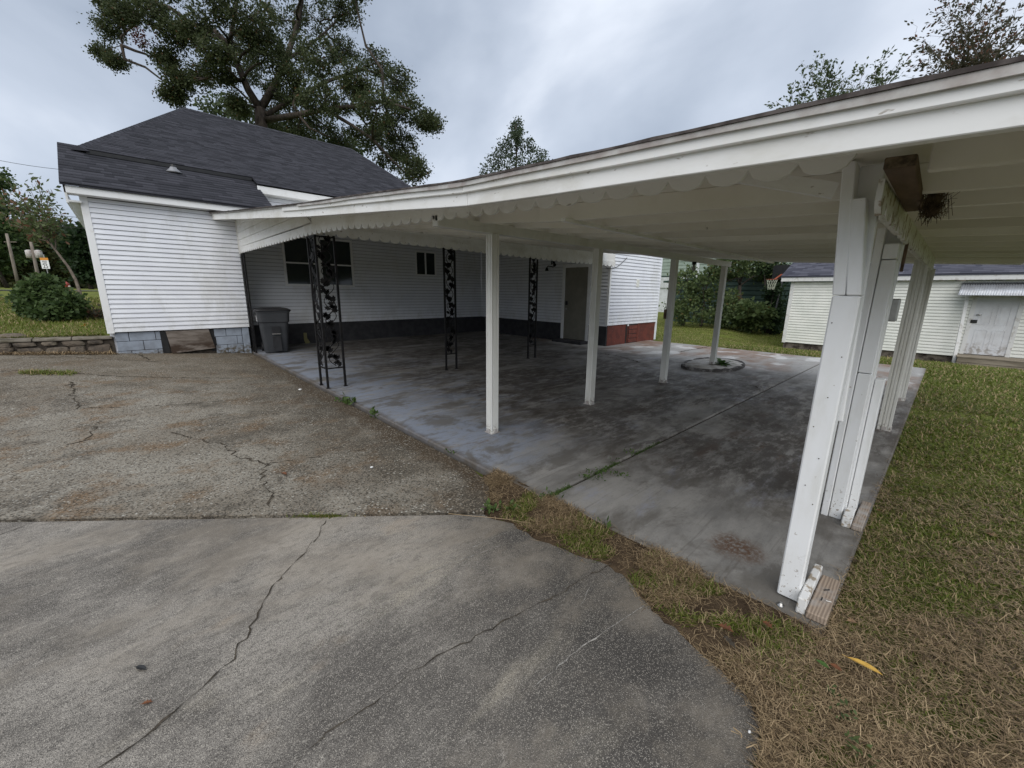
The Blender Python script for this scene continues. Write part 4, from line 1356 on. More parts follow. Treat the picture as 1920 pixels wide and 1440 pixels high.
# --- fluted aluminium posts
def fluted(cx, cy, z0, z1, h=0.045):
    prof = []
    for s_ in range(4):
        pts = [(-1.0, 1.0), (-0.62, 1.0), (-0.56, 0.86), (-0.40, 0.86), (-0.34, 1.0), (-0.08, 1.0), (0.0, 0.90), (0.08, 1.0), (0.34, 1.0), (0.40, 0.86), (0.56, 0.86), (0.62, 1.0)]
        c_, q_ = math.cos(-s_ * math.pi / 2), math.sin(-s_ * math.pi / 2)
        prof += [(h * (a * c_ - b * q_), h * (a * q_ + b * c_)) for a, b in pts]
    mb = MB().strip([[(cx + a, cy + b, z) for a, b in prof] for z in (z0, z1)])
    p = mb.build("post", "enamel", carport)
    MB().box(cx - 0.058, cx + 0.058, cy - 0.058, cy + 0.058, z0 - 0.002, z0 + 0.004).build("foot_plate", "flashing", p)
    cl = MB()
    for dx, dy in ((-0.056, 0), (0.056, 0), (0, -0.056), (0, 0.056)):
        cl.box(cx + dx - (0.006 if dx else 0.02), cx + dx + (0.006 if dx else 0.02), cy + dy - (0.006 if dy else 0.02), cy + dy + (0.006 if dy else 0.02), z0 + 0.004, z0 + 0.045)
    cl.build("foot_clip", "flashing", p)
    return p


for x, y, z0 in ((2.635, 3.10, 0.0), (4.345, 3.10, 0.0), (6.40, 3.10, 0.0), (8.52, 3.12, 0.075)):
    fluted(x, y, z0 + 0.002, 1.986)
for x in (6.0, 7.93):
    fluted(x, 0.285, 0.002, 1.82, 0.055)
MB().box(6.325, 6.353, 3.13, 3.165, 1.06, 1.21).build("outlet_box", "timber", carport)
# bare bulb under the middle beam
bp = at_y(1302, 490, 3.09)
bl = MB().lathe(bp[0], bp[1], [(0.035, 1.985), (0.035, 1.95), (0.025, 1.94)], 12).build("lamp_holder", "black", carport, True)
MB().lathe(bp[0], bp[1], [(0.018, 1.94), (0.022, 1.915), (0.034, 1.885), (0.030, 1.855), (0.012, 1.84)], 12).build("bulb", "bulb", bl, True)

# --- wrought iron columns with oak leaf panels
LOBE = [(0, 0), (0.10, 0.05), (0.20, 0.20), (0.30, 0.12), (0.40, 0.30), (0.52, 0.15), (0.66, 0.28), (0.76, 0.12), (1.0, 0.0)]
LEAF = LOBE + [(a, -b) for a, b in reversed(LOBE[1:-1])]


def vine_panel(o, d, w, z0, z1, parent, seed):
    """o (x,y) start, d unit 2d direction, w width"""
    rg = np.random.default_rng(seed)
    mb = MB()
    nx_, ny_ = -d[1], d[0]

    def pt(u, z, off=0.0):
        return (o[0] + d[0] * u + nx_ * off, o[1] + d[1] * u + ny_ * off, z)

    zz = np.linspace(z0, z1, int((z1 - z0) / 0.03))
    ph = rg.uniform(0, 6)
    cx_ = lambda z: w / 2 + w * 0.30 * math.sin(z * 14 + ph)
    mb.tube([pt(cx_(z), z) for z in zz], 0.009, 0.009, 5)
    mb.tube([pt(w - cx_(z * 1.07 + 0.3), z) for z in zz], 0.006, 0.006, 5)
    z = z0 + 0.03
    side = 1
    while z < z1 - 0.03:
        for q in range(3):
            ang = (side if q < 3 else -side) * rg.uniform(0.2, 1.7) + 0.7 * q + math.pi / 2
            Ls = rg.uniform(0.075, 0.105)
            u0, v0 = cx_(z) + side * (0.005 + 0.02 * (q == 2)), z + q * 0.013
            if not (0.0 < u0 + math.cos(ang) * Ls < w):
                ang = math.pi - ang
            ca, sa = math.cos(ang), math.sin(ang)
            poly = [pt(min(max(u0 + Ls * (a * ca - b * 1.15 * sa), 0.0), w), v0 + Ls * (a * sa + b * 1.15 * ca), -0.004) for a, b in LEAF]
            mb.prism(poly, (nx_ * 0.008, ny_ * 0.008, 0))
        side = -side
        z += 0.060
    return mb.build("vine_panel", "iron", parent)


def iron_column(corners, z_top, seed, splay=True):
    mb = MB()
    for (x, y) in corners:
        mb.box(x - 0.0145, x + 0.0145, y - 0.0145, y + 0.0145, 0.0, z_top)
    for i in range(len(corners) - 1):
        a, b = corners[i], corners[i + 1]
        for z in (0.30, z_top - 0.02):
            mb.bar((a[0], a[1], z), (b[0], b[1], z), 0.016, 0.018)
    c_ = mb.build("iron_column", "iron", carport)
    for i in range(len(corners) - 1):
        a, b = np.array(corners[i]), np.array(corners[i + 1])
        w_ = np.linalg.norm(b - a)
        vine_panel(a, (b - a) / w_, w_, 0.33, z_top - 0.03, c_, seed + i)
    for (x, y) in corners:
        MB().box(x - 0.025, x + 0.025, y - 0.025, y + 0.025, 0.0, 0.008).build("foot", "iron", c_)
    return c_


iron_column([(2.03, 6.50), (2.03, 6.20), (2.29, 6.20)], 2.2, 5)
iron_column([(4.22, 6.30), (4.45, 6.30)], 2.2, 21)
iron_column([(6.40, 6.30), (6.63, 6.30)], 2.19, 31)
iron_column([(2.03, 11.04), (2.03, 10.84)], 2.22, 41)

# ------------------------------------------------------------------ bird nest, wood blocks
def nest():
    c_ = np.array([2.50, 0.125, 1.835])
    mb = MB()
    for i in range(650):
        a = rng.uniform(0, 2 * math.pi)
        r_ = abs(rng.normal(0.0, 0.022))
        z = rng.uniform(-0.05, 0.035)
        p = c_ + np.array([r_ * math.cos(a), r_ * math.sin(a), z])
        tdir = np.array([-math.sin(a), math.cos(a), rng.normal(0, 0.5)]) * rng.uniform(0.02, 0.05)
        if rng.random() < 0.25:
            tdir = rng.normal(0, 0.02, 3) + np.array([0, 0, -0.06])
        mb.bar(p - tdir / 2, p + tdir / 2, 0.0013, 0.0013)
    o_ = mb.build("bird_nest", "twig")
    tag(o_, "untidy brown twig nest hanging beside the rough timber under the rafters", "nest")


nest()


def piece(name, label, pts, h, mat, cat="lumber", group="offcuts lying at the feet of the posts"):
    mb = MB().hexa([(x, y, z) for x, y, z in pts], [(x, y, z + h) for x, y, z in pts])
    o_ = mb.build(name, mat, bevel=0.005)
    tag(o_, label, cat, group)
    return o_


piece("wood_offcut", "chipped white offcut standing on edge against the nearest post", [(2.09, 0.222, 0.001), (2.085, 0.258, 0.001), (2.445, 0.262, 0.001), (2.45, 0.226, 0.001)], 0.082, "chipped")
nb = piece("wood_offcut", "bare weathered brown board lying flat beside the nearest post", [(2.085, 0.142, 0.001), (2.08, 0.219, 0.001), (2.445, 0.222, 0.001), (2.45, 0.147, 0.001)], 0.038, "lumber")
piece("wood_offcut", "short white offcut tucked behind the second patched post", [(3.17, 0.2, 0.001), (3.165, 0.25, 0.001), (3.34, 0.252, 0.001), (3.345, 0.205, 0.001)], 0.07, "chipped")
piece("wood_offcut", "grey flat board lying beside the second patched post", [(3.17, 0.145, 0.001), (3.165, 0.198, 0.001), (3.62, 0.20, 0.001), (3.625, 0.148, 0.001)], 0.036, "lumber")
MB().tube([(2.20, 0.185, 0.044), (2.21, 0.183, 0.058)], 0.003, 0.003, 6).build("nail", "black", nb)
MB().tube([(2.215, 0.170, 0.045), (2.225, 0.150, 0.044)], 0.0025, 0.0025, 6).build("nail", "nickel", nb)
MB().tube([(2.30, 0.19, 0.042), (2.32, 0.172, 0.044)], 0.003, 0.003, 6).build("nail", "black", nb)

# ------------------------------------------------------------------ trash can
can = thing("trash_can", "dark grey wheeled trash can with black lid beside the iron post", "trash can", (2.40, 10.75, 0))


def rrect(cx, cy, hx, hy, r_, z, k=4):
    pts = []
    for sx, sy, a0 in ((1, 1, 0), (-1, 1, 90), (-1, -1, 180), (1, -1, 270)):
        for i in range(k + 1):
            a = math.radians(a0 + 90 * i / k)
            pts.append((cx + sx * (hx - r_) + r_ * math.cos(a), cy + sy * (hy - r_) + r_ * math.sin(a), z))
    return pts


def rotz(pts, a, c0):
    ca, sa = math.cos(a), math.sin(a)
    return [(c0[0] + (x - c0[0]) * ca - (y - c0[1]) * sa, c0[1] + (x - c0[0]) * sa + (y - c0[1]) * ca, z) for x, y, z in pts]


CC = (2.43, 10.78)
CR = math.radians(-9)
rows = [rrect(CC[0], CC[1] + 0.02, 0.235, 0.26, 0.07, 0.02), rrect(CC[0], CC[1] + 0.02, 0.245, 0.275, 0.07, 0.10), rrect(CC[0], CC[1], 0.285, 0.33, 0.08, 0.62),
        rrect(CC[0], CC[1], 0.288, 0.334, 0.08, 0.70), rrect(CC[0], CC[1], 0.312, 0.358, 0.08, 0.72), rrect(CC[0], CC[1], 0.328, 0.375, 0.08, 0.93), rrect(CC[0], CC[1], 0.345, 0.39, 0.08, 0.935), rrect(CC[0], CC[1], 0.345, 0.39, 0.08, 0.965)]
body = MB().strip([rotz(r_, CR, CC) for r_ in rows]).build("body", "bin", can)
lid_rows = [rrect(CC[0], CC[1], 0.365, 0.41, 0.09, 0.967), rrect(CC[0], CC[1], 0.365, 0.41, 0.09, 0.99), rrect(CC[0], CC[1], 0.32, 0.36, 0.09, 1.012), rrect(CC[0], CC[1], 0.20, 0.22, 0.09, 1.035), rrect(CC[0], CC[1], 0.06, 0.07, 0.05, 1.04)]
MB().strip([rotz(r_, CR, CC) for r_ in lid_rows]).build("lid", "bin_lid", can, True)


def canbox(x0, x1, y0, y1, z0, z1):
    mb = MB().box(CC[0] + x0, CC[0] + x1, CC[1] + y0, CC[1] + y1, z0, z1)
    mb.v = rotz(mb.v, CR, CC)
    return mb


canbox(-0.06, 0.10, -0.345, -0.28, 0.06, 0.40).build("grab_recess", "bin_lid", body)
canbox(-0.065, 0.105, -0.350, -0.30, 0.45, 0.62).build("lift_bar_recess", "bin_lid", body)
mb = MB().tube(rotz([(CC[0] - 0.065, CC[1] - 0.357, 0.45), (CC[0] + 0.105, CC[1] - 0.357, 0.45)], CR, CC), 0.012, 0.012, 8)
mb.build("lift_bar", "nickel", body)
for dx, w_ in ((-0.055, 0.014), (-0.015, 0.028), (0.02, 0.016), (0.045, 0.024)):
    canbox(dx, dx + w_, -0.358, -0.352, 0.745, 0.775).build("stencil_mark", "white_print", body)
canbox(-0.33, -0.31, -0.10, 0.04, 0.73, 0.86).build("sticker", "white_print", body)
for sx in (-0.25, 0.25):
    mb = MB().lathe(0, 0, [(0.05, -0.025), (0.10, -0.025), (0.10, 0.025), (0.05, 0.025)], 16)
    mb.v = rotz([(CC[0] + sx + z, CC[1] + 0.30 + x, 0.101 + y) for x, y, z in mb.v], CR, CC)
    mb.build("wheel", "bin_lid", can)
mb = MB().tube(rotz([(CC[0] - 0.25, CC[1] + 0.44, 0.95), (CC[0] + 0.25, CC[1] + 0.44, 0.95)], CR, CC), 0.015, 0.015, 8)
mb.build("handle", "bin_lid", can)

# ------------------------------------------------------------------ planter with kerb
pl = thing("planter", "low oval planting bed with rough blackened concrete kerb around the last post", "planter", (8.75, 3.2, 0))
kb = MB()
n = 40
rows = []
for i in range(n + 1):
    a = 2 * math.pi * i / n
    ex, ey = 0.93 + 0.05 * math.sin(3 * a), 0.56 + 0.03 * math.sin(2 * a + 1)
    ca, sa = math.cos(a), math.sin(a)
    w_ = 0.08
    h_ = 0.055 + (rng.uniform(-0.012, 0.012) if 0 < i < n else 0)
    if i == n:
        rows.append(rows[0])
        break
    rows.append([(8.80 + (ex + d) * ca, 3.20 + (ey + d) * sa, z) for d, z in ((0, 0), (0, h_ * 0.8), (-0.02, h_), (-w_, h_ * 0.9), (-w_, 0))])
vs = [p for r_ in rows[:-1] for p in r_]
fs = []
for i in range(n):
    for j in range(5):
        a, b = i * 5 + j, i * 5 + (j + 1) % 5
        c2, d2 = ((i + 1) % n) * 5 + (j + 1) % 5, ((i + 1) % n) * 5 + j
        fs.append((a, b, c2, d2))
kb.add(vs, fs).build("kerb", "kerb", pl)
MB().lathe(8.80, 3.20, [(0.92, 0.0), (0.92, 0.045), (0.5, 0.065), (0.01, 0.072)], 30, 0.93, 0.56).build("grit_bed", "grit", pl, True)


def rosette(c_, n_, ln, wd, mat, parent, name="leaf_rosette", up=0.8):
    V, F = [], []
    for i in range(n_):
        a = rng.uniform(0, 2 * math.pi)
        el = rng.uniform(0.25, 1.2) * up
        d_ = np.array([math.cos(a) * math.cos(el), math.sin(a) * math.cos(el), math.sin(el)])
        s_ = np.array([-math.sin(a), math.cos(a), 0])
        l_ = ln * rng.uniform(0.7, 1.2)
        sag = np.array([0, 0, -l_ * 0.35])
        b0 = len(V)
        q = np.array(c_) + np.array([rng.normal(0, 0.03), rng.normal(0, 0.03), 0])
        for t, ww in ((0, 0.15), (0.35, 0.9), (0.7, 0.8), (1.0, 0.05)):
            ctr = q + d_ * l_ * t + sag * t * t
            V += [ctr + s_ * wd * ww, ctr - s_ * wd * ww]
        for k_ in range(3):
            F.append((b0 + 2 * k_, b0 + 2 * k_ + 1, b0 + 2 * k_ + 3, b0 + 2 * k_ + 2))
    return raw(name, V, F, mat, parent)


pp_ = at_z(1353, 683, 0.07)
plant = rosette((pp_[0], pp_[1], 0.07), 46, 0.24, 0.030, "hosta", None, "green_plant")
tag(plant, "small bright green leafy plant growing in the oval kerbed bed", "plant")

# ------------------------------------------------------------------ retaining wall of field stones
rw = thing("stone_wall", "low field stone retaining wall along the left lawn edge", "wall", (-3, 11.25, 0.2))
zbase = lambda x: float(drive_z(x, 11.15)) - 0.05
MB().hexa([(-7.5, 11.24, zbase(-7.5)), (-0.30, 11.24, zbase(-0.3)), (-0.30, 11.24, 0.48), (-7.5, 11.24, 0.62)], [(-7.5, 11.40, zbase(-7.5)), (-0.30, 11.40, zbase(-0.3)), (-0.30, 11.40, 0.48), (-7.5, 11.40, 0.62)]).build("wall_core", "mortar", rw)


def stone(cx, cz, w_, h_, parent):
    import bmesh
    bm = bmesh.new()
    bmesh.ops.create_icosphere(bm, subdivisions=2, radius=1.0)
    sd_ = rng.uniform(0, 10, 3)
    for v_ in bm.verts:
        c_ = v_.co
        q = Vector((math.copysign(abs(c_.x) ** 0.55, c_.x), math.copysign(abs(c_.y) ** 0.6, c_.y), math.copysign(abs(c_.z) ** 0.6, c_.z)))
        j = 0.10 * math.sin(3 * c_.x + sd_[0]) + 0.09 * math.sin(4 * c_.z + sd_[1] + 2 * c_.x) + 0.05 * math.sin(5 * c_.y + sd_[2])
        q *= (1 + j) * 0.92
        v_.co = Vector((cx + q.x * w_ / 2, 11.23 + q.y * 0.06, cz + q.z * h_ / 2)) - Vector(origin(parent))
    me = bpy.data.meshes.new("stone")
    bm.to_mesh(me)
    bm.free()
    me.materials.append(M["stone"])
    o_ = bpy.data.objects.new("stone", me)
    col.objects.link(o_)
    o_.parent = parent


x = -0.32
tops = lambda x_: 0.49 + 0.02 * (-x_)
for row in range(2):
    x = -0.34 - (0.10 if row else 0)
    while x > -5.2:
        w_ = rng.uniform(0.18, 0.36)
        lo_ = zbase(x - w_ / 2) + 0.035
        hi_ = tops(x) - 0.045
        mid = lerp(lo_, hi_, 0.55 + rng.uniform(-0.1, 0.1))
        a, b = (lo_, mid) if row == 0 else (mid + 0.005, hi_)
        if b - a > 0.04:
            stone(x - w_ / 2, (a + b) / 2, w_ * 1.04, (b - a) * 1.1, rw)
        x -= w_ + rng.uniform(0.0, 0.02)
x = -0.30
while x > -5.5:
    w_ = rng.uniform(0.4, 0.9)
    MB().hexa([(x - w_, 11.17, tops(x - w_) - 0.045), (x - 0.01, 11.165, tops(x) - 0.045), (x - 0.01, 11.42, tops(x) - 0.045), (x - w_, 11.42, tops(x - w_) - 0.045)],
              [(x - w_, 11.175 + rng.uniform(0, 0.01), tops(x - w_) - 0.002), (x - 0.01, 11.17, tops(x) - 0.003), (x - 0.01, 11.42, tops(x) + 0.012), (x - w_, 11.42, tops(x - w_) + 0.012)]).build("cap_stone", "cap", rw, bevel=0.008)
    x -= w_
rp_ = at_y(20, 631, 11.5)
rk = MB().lathe(rp_[0], 11.55, [(0.02, 0.50), (0.15, 0.51), (0.16, 0.55), (0.10, 0.60), (0.03, 0.61)], 9, 1.3, 0.8).build("field_stone", "stone", None)
tag(rk, "loose grey field stone lying on the grass above the stone wall", "stone")

# ------------------------------------------------------------------ shed on the right
SX = 18.0
KS = SX / 14.5
z5 = lambda z: 1.45 + (z - 1.45) * KS
shed = thing("shed", "long low cream shed with blue grey shingles and a tin awning over its door", "shed", (SX, 0, -0.5))
sy0, sy1 = -3.6, 4.16
szb, szt = z5(0.075), z5(1.845)
swall = MB().box(SX + 0.01, SX + 4.2, sy0, sy1 - 0.012, szb, szt).build("wall", "shade_sheathing", shed)
siding(swall, "y", sy0, sy1 - 0.09, SX, szb, szt, -1, "vinyl_dirty", False, 0.096, clip=[(-1.34, -0.40, szb - 1, z5(1.66))])
siding(swall, "x", SX, SX + 4.2, sy1, szb, szt, 1, "vinyl_dirty", False, 0.096)
MB().box(SX - 0.025, SX + 0.06, sy1 - 0.09, sy1 + 0.022, szb - 0.02, szt).build("corner_trim", "old_trim", shed)
MB().box(SX + 0.04, SX + 4.1, sy0 + 0.02, sy1 - 0.02, szb - 0.65, szb - 0.005).build("foundation", "foundation_stone", shed)
rise = 0.42
sev = z5(2.01)
prof = [(SX - 0.22, sev), (SX + 2.1, sev + 2.3 * rise), (SX + 4.4, sev)]
mb = MB()
mb.strip([[(a, y, b) for a, b in prof] + [(a, y, b - 0.05) for a, b in reversed(prof)] for y in (sy0 - 0.2, sy1 + 0.33)])
sroof = mb.build("roof", "shingle_blue", shed)
shingle_plane([(SX - 0.235, sy0 - 0.2, sev - 0.004), (SX - 0.235, sy1 + 0.33, sev - 0.004), (SX + 2.1, sy1 + 0.33, sev + 2.3 * rise + 0.006), (SX + 2.1, sy0 - 0.2, sev + 2.3 * rise + 0.006)], sroof, "shingle_blue")
MB().box(SX - 0.20, SX - 0.165, sy0 - 0.18, sy1 + 0.31, sev - 0.185, sev - 0.04).build("fascia_board", "old_trim", shed)
MB().box(SX - 0.165, SX + 0.0, sy0 - 0.18, sy1 + 0.30, sev - 0.10, sev - 0.07).build("soffit", "trim", shed)
mb = MB().prism([(SX + 0.02, sy1 + 0.005, szt), (SX + 4.2, sy1 + 0.005, szt), (SX + 2.1, sy1 + 0.005, sev + 2.2 * rise - 0.1)], (0, -0.08, 0))
mb.build("gable_end", "vinyl_dirty", shed)
# door
d0, d1, dzb, dzt = -1.27, -0.48, z5(0.155), z5(1.60)
MB().box(SX - 0.03, SX + 0.02, d1, d1 + 0.09, dzb - 0.03, dzt + 0.07).build("door_frame", "old_trim", shed)
MB().box(SX - 0.03, SX + 0.02, d0 - 0.09, d0, dzb - 0.03, dzt + 0.07).build("door_frame", "old_trim", shed)
sdoor = MB().box(SX - 0.012, SX + 0.03, d0, d1, dzb, dzt).build("door", "door_white", shed)
w_ = d1 - d0
for (a, b) in ((0.13, 0.45), (0.55, 0.87)):
    for (p, q) in ((0.08, 0.40), (0.48, 0.78), (0.84, 0.95)):
        y0_, y1_ = d1 - w_ * b, d1 - w_ * a
        z0_, z1_ = lerp(dzb, dzt, p), lerp(dzb, dzt, q)
        mbp = MB()
        for (ya, yb_, za, zb__) in ((y0_, y1_, z0_, z0_ + 0.02), (y0_, y1_, z1_ - 0.02, z1_), (y0_, y0_ + 0.02, z0_ + 0.02, z1_ - 0.02), (y1_ - 0.02, y1_, z0_ + 0.02, z1_ - 0.02)):
            mbp.box(SX - 0.020, SX - 0.011, ya, yb_, za, zb__)
        mbp.box(SX - 0.017, SX - 0.011, y0_ + 0.06, y1_ - 0.06, z0_ + 0.06, z1_ - 0.06)
        mbp.build("door_panel", "door_white", sdoor)
MB().box(SX - 0.025, SX - 0.013, d0, d1, dzb - 0.045, dzb - 0.005).build("threshold", "black", shed)
zk = lerp(dzb, dzt, 0.53)
MB().box(SX - 0.05, SX - 0.012, d1 - 0.10, d1 + 0.03, zk - 0.05, zk + 0.04).build("lock", "black", sdoor, bevel=0.005)
MB().tube([(SX - 0.012, d1 - 0.06, zk + 0.19), (SX - 0.07, d1 - 0.07, zk + 0.19), (SX - 0.07, d1 - 0.15, zk + 0.181)], 0.016, 0.013, 8).build("door_handle", "nickel", sdoor, True)
# tin awning on two slanting posts
aw0, aw1 = -2.3, -0.10
za, zc = z5(1.80), z5(1.50)
xo = SX - 0.62
V, F = [], []
nn = 150
for i in range(nn):
    y = lerp(aw0, aw1, i / (nn - 1))
    off = 0.009 * math.sin(i * 1.9)
    V += [(SX - 0.03, y, za + off), (xo, y + 0.03, za - 0.36 + off)]
F = [(2 * i, 2 * i + 1, 2 * i + 3, 2 * i + 2) for i in range(nn - 1)]
aw = raw("awning", V, F, "tin", shed)
sm = aw.modifiers.new("solid", "SOLIDIFY")
sm.thickness = 0.004
MB().box(SX - 0.12, SX - 0.02, aw0 + 0.02, aw1 - 0.03, za - 0.10, za - 0.03).build("awning_rail", "black", shed)
MB().bar((SX - 0.60, -0.33, z5(0.04) - 0.55), (SX - 0.10, -0.26, za - 0.12), 0.07, 0.07).build("awning_post", "old_trim", shed)
MB().bar((SX - 0.60, -1.95, z5(0.04) - 0.55), (SX - 0.10, -1.95, za - 0.12), 0.07, 0.07).build("awning_post", "old_trim", shed)
# timber landing
lz0, lz1 = -0.62, dzb - 0.05
h_ = (lz1 - lz0) / 3
for i in range(3):
    MB().box(SX - 0.85, SX - 0.80, -1.9, -0.36, lz0 + i * h_ + 0.006, lz0 + (i + 1) * h_ - 0.004).build("landing_board", "deck_wood", shed, bevel=0.004)
for i in range(6):
    MB().box(SX - 0.86 + i * 0.14, SX - 0.86 + i * 0.14 + 0.132, -1.92, -0.34, lz1, lz1 + 0.035).build("deck_plank", "deck_wood", shed, bevel=0.003)
MB().box(SX - 0.02 - 0.5, SX - 0.38, 0.25, 3.2, -0.535, -0.485).build("edging", "lattice", shed)

# ------------------------------------------------------------------ background right: barn, green house, hedge, hoop
barn = thing("green_outbuilding", "dark green ribbed steel outbuilding behind the hedge", "outbuilding", (25, 8, -0.5))
BX = 25.0
bw = MB().box(BX + 0.05, BX + 6, 3.0, 12.2, -0.6, 2.3).build("wall", "barn", barn)
z = -0.5
while z < 2.25:
    y1_ = 12.2
    MB().box(BX - 0.0, BX + 0.049, 3.0, y1_, z, z + 0.18).build("wall_rib", "barn", bw, bevel=0.015)
    z += 0.245
mb = MB().prism([(BX - 0.25, 12.6, 2.15), (BX - 0.25, 2.6, 3.0), (BX - 0.25, 2.6, 3.10), (BX - 0.25, 12.6, 2.25)], (6.6, 0, 0))
mb.build("roof", "barn", barn)
mb = MB().prism([(BX + 0.06, 12.2, 2.25), (BX + 0.06, 3.0, 2.25), (BX + 0.06, 3.0, 2.98)], (0.1, 0, 0))
mb.build("gable_end", "barn", barn)

gh = thing("green_house", "pale green sided neighbouring house standing behind the hedge", "house", (37, 20, -0.4))
GX = 37.0
gy0, gy1 = 6.0, 26.0
gtop, gbot = at_x(1290, 470, GX)[2] + 2.0, at_x(1290, 516, GX)[2]
gw = MB().box(GX + 0.05, GX + 8, gy0, gy1, gbot, gtop).build("wall", "green_siding", gh)
z = gbot
while z < gtop:
    MB().hexa([(GX, gy0, z), (GX, gy1, z), (GX + 0.04, gy1, z + 0.30), (GX + 0.04, gy0, z + 0.30)], [(GX + 0.06, gy0, z), (GX + 0.06, gy1, z), (GX + 0.06, gy1, z + 0.30), (GX + 0.06, gy0, z + 0.30)]).build("siding_board", "green_siding", gw)
    z += 0.30
cy_ = at_x(1309, 500, GX)[1]
MB().box(GX - 0.06, GX - 0.005, cy_ - 0.12, cy_ + 0.12, gbot - 1.1, gtop).build("corner_trim", "lattice", gh)
MB().box(GX - 0.04, GX + 7.9, gy0, gy1, gbot - 0.12, gbot - 0.005).build("sill_band", "barn", gh)
MB().box(GX - 0.02, GX + 7.8, cy_ - 6, cy_ - 0.13, gbot - 1.1, gbot - 0.125).build("porch_panel", "foundation_stone", gh)
MB().box(GX - 0.02, GX + 7.8, cy_ + 0.13, gy1, gbot - 1.1, gbot - 0.125).build("foundation", "lattice", gh)
MB().box(GX + 0.1, GX + 7.6, gy0, gy1, -0.6, gbot - 1.102).build("foundation", "lattice", gh)
mb = MB()
mb.strip([[(GX - 0.6, y, gtop), (GX + 4, y, gtop + 1.9), (GX + 8.6, y, gtop), (GX + 8.6, y, gtop - 0.1), (GX + 4, y, gtop + 1.8), (GX - 0.6, y, gtop - 0.1)] for y in (gy0 - 0.5, gy1 + 0.5)])
mb.build("roof", "shingle", gh)


def shrub(name, label, group, base, clist, rlist, leafmat, size, sub, per, subr, cat="shrub", stems=7, parent=None, barkmat="bark", aspect=0.42):
    t = thing(name, label, cat, base, group)
    P, D, S = clumps(clist, rlist, sub, per, subr)
    mb = MB()
    for c_, ss in zip(clist, S):
        mid = lerp(np.array(base, float), np.array(c_, float), 0.55) + rng.normal(0, 0.05, 3)
        hgt = max(0.4, c_[2] - base[2])
        mb.tube([np.array(base) + rng.normal(0, 0.03, 3) * np.array([1, 1, 0]), mid, c_], 0.02 * hgt, 0.008 * hgt, 5)
        for q in ss[:stems]:
            mb.tube([c_, lerp(np.array(c_), q, 0.6) + rng.normal(0, 0.03, 3), q], 0.007 * hgt, 0.003 * hgt, 4)
    mb.build("stem", barkmat, t)
    leaves("foliage", P, D, size, leafmat, t, aspect)
    return t


def gnd(x, y):
    return float(ground_z(x, y))


hedge = [("tall loose light green shrub in front of the pale green house", (1283, 1), 21.0, [(1277, 535, 24), (1290, 520, 22), (1275, 565, 26), (1300, 545, 20), (1295, 575, 26), (1268, 590, 20)], 0.13),
         ("leafy shrub with upright shoots left of the last white post", (1325, 1), 20.5, [(1318, 530, 22), (1330, 512, 18), (1312, 560, 25), (1335, 560, 24), (1325, 588, 24), (1305, 592, 20)], 0.13),
         ("dark dense shrub just right of the last white post", (1368, 1), 19.5, [(1362, 575, 24), (1375, 560, 22), (1368, 595, 24), (1385, 590, 22), (1352, 598, 18)], 0.13),
         ("broad leaved low shrub in front of the dark green outbuilding", (1402, 1), 18.5, [(1395, 585, 20), (1408, 578, 18), (1402, 600, 18), (1418, 598, 18), (1425, 590, 14)], 0.20)]
for lab, bp_, d_, cl, sz in hedge:
    cs = [deep(u, v_, d_ + rng.uniform(-0.5, 0.9)) for u, v_, r_ in cl]
    rs = [r_ * d_ / FPX for u, v_, r_ in cl]
    mc = np.mean(cs, axis=0)
    b_ = (mc[0], mc[1], gnd(mc[0], mc[1]))
    shrub("hedge_shrub", lab, "hedge shrubs along the back lawn", b_, cs, rs, "hedge_leaf", sz, 11, 32, 0.15)

# small tree with spreading crown against the outbuilding
def tree(name, label, base, trunk_pts, limbs, cs, rs, leafmat, size, sub, per, subr, barkmat="bark", r0=0.1, r1=0.05, group=None, twigs=5, aspect=0.42, extra=None):
    t = thing(name, label, "tree", base, group)
    tr = MB().tube(trunk_pts, r0, r1, 9).build("trunk", barkmat, t, True)
    br = MB()
    for l_, ra, rb in limbs:
        br.tube(l_, ra, rb, 6)
    P, D, S = clumps(cs, rs, sub, per, subr)
    # join every clump to the nearest limb point
    node = np.array([p for l_, _, _ in limbs for p in l_] + [trunk_pts[-1]])
    for c_, r_, ss in zip(cs, rs, S):
        q = node[np.argmin(np.linalg.norm(node - np.array(c_), axis=1))]
        br.tube(wobble(q, c_, 4, 0.05), max(0.012, r1 * 0.28), max(0.006, r1 * 0.10), 5)
        for s_ in ss[:twigs]:
            br.tube([c_, lerp(np.array(c_), s_, 0.5) + rng.normal(0, 0.04 * r_, 3), s_], max(0.006, r1 * 0.08), max(0.003, r1 * 0.03), 4)
    br.build("branches", barkmat, t, True)
    leaves("crown", P, D, size, leafmat, t, aspect)
    if extra:
        P, D, S = clumps(extra[0], extra[1], 6, 26, subr)
        leaves("crown", P, D, size, extra[2], t, aspect)
    return t


d_ = 20.5
tb = deep(1388, 606, d_)
tb = np.array([tb[0], tb[1], gnd(tb[0], tb[1])])
cl = [(1350, 503, 16), (1372, 497, 18), (1395, 495, 18), (1418, 498, 18), (1440, 505, 16), (1362, 515, 12), (1425, 515, 12), (1385, 508, 14), (1455, 512, 12), (1405, 482, 20), (1370, 478, 20), (1440, 485, 20)]
cs = [deep(u, v_, d_ + rng.uniform(-0.9, 0.9)) for u, v_, r_ in cl]
rs = [r_ * d_ / FPX for u, v_, r_ in cl]
fork = deep(1387, 535, d_)
tree("small_tree", "small spreading tree with bare trunk against the dark green outbuilding", tb, wobble(tb, fork, 5, 0.02),
     [(wobble(fork, cs[i], 4, 0.06), 0.05, 0.02) for i in (0, 2, 4, 9)], cs, rs, "hedge_leaf", 0.13, 13, 28, 0.18, r0=0.11, r1=0.08)

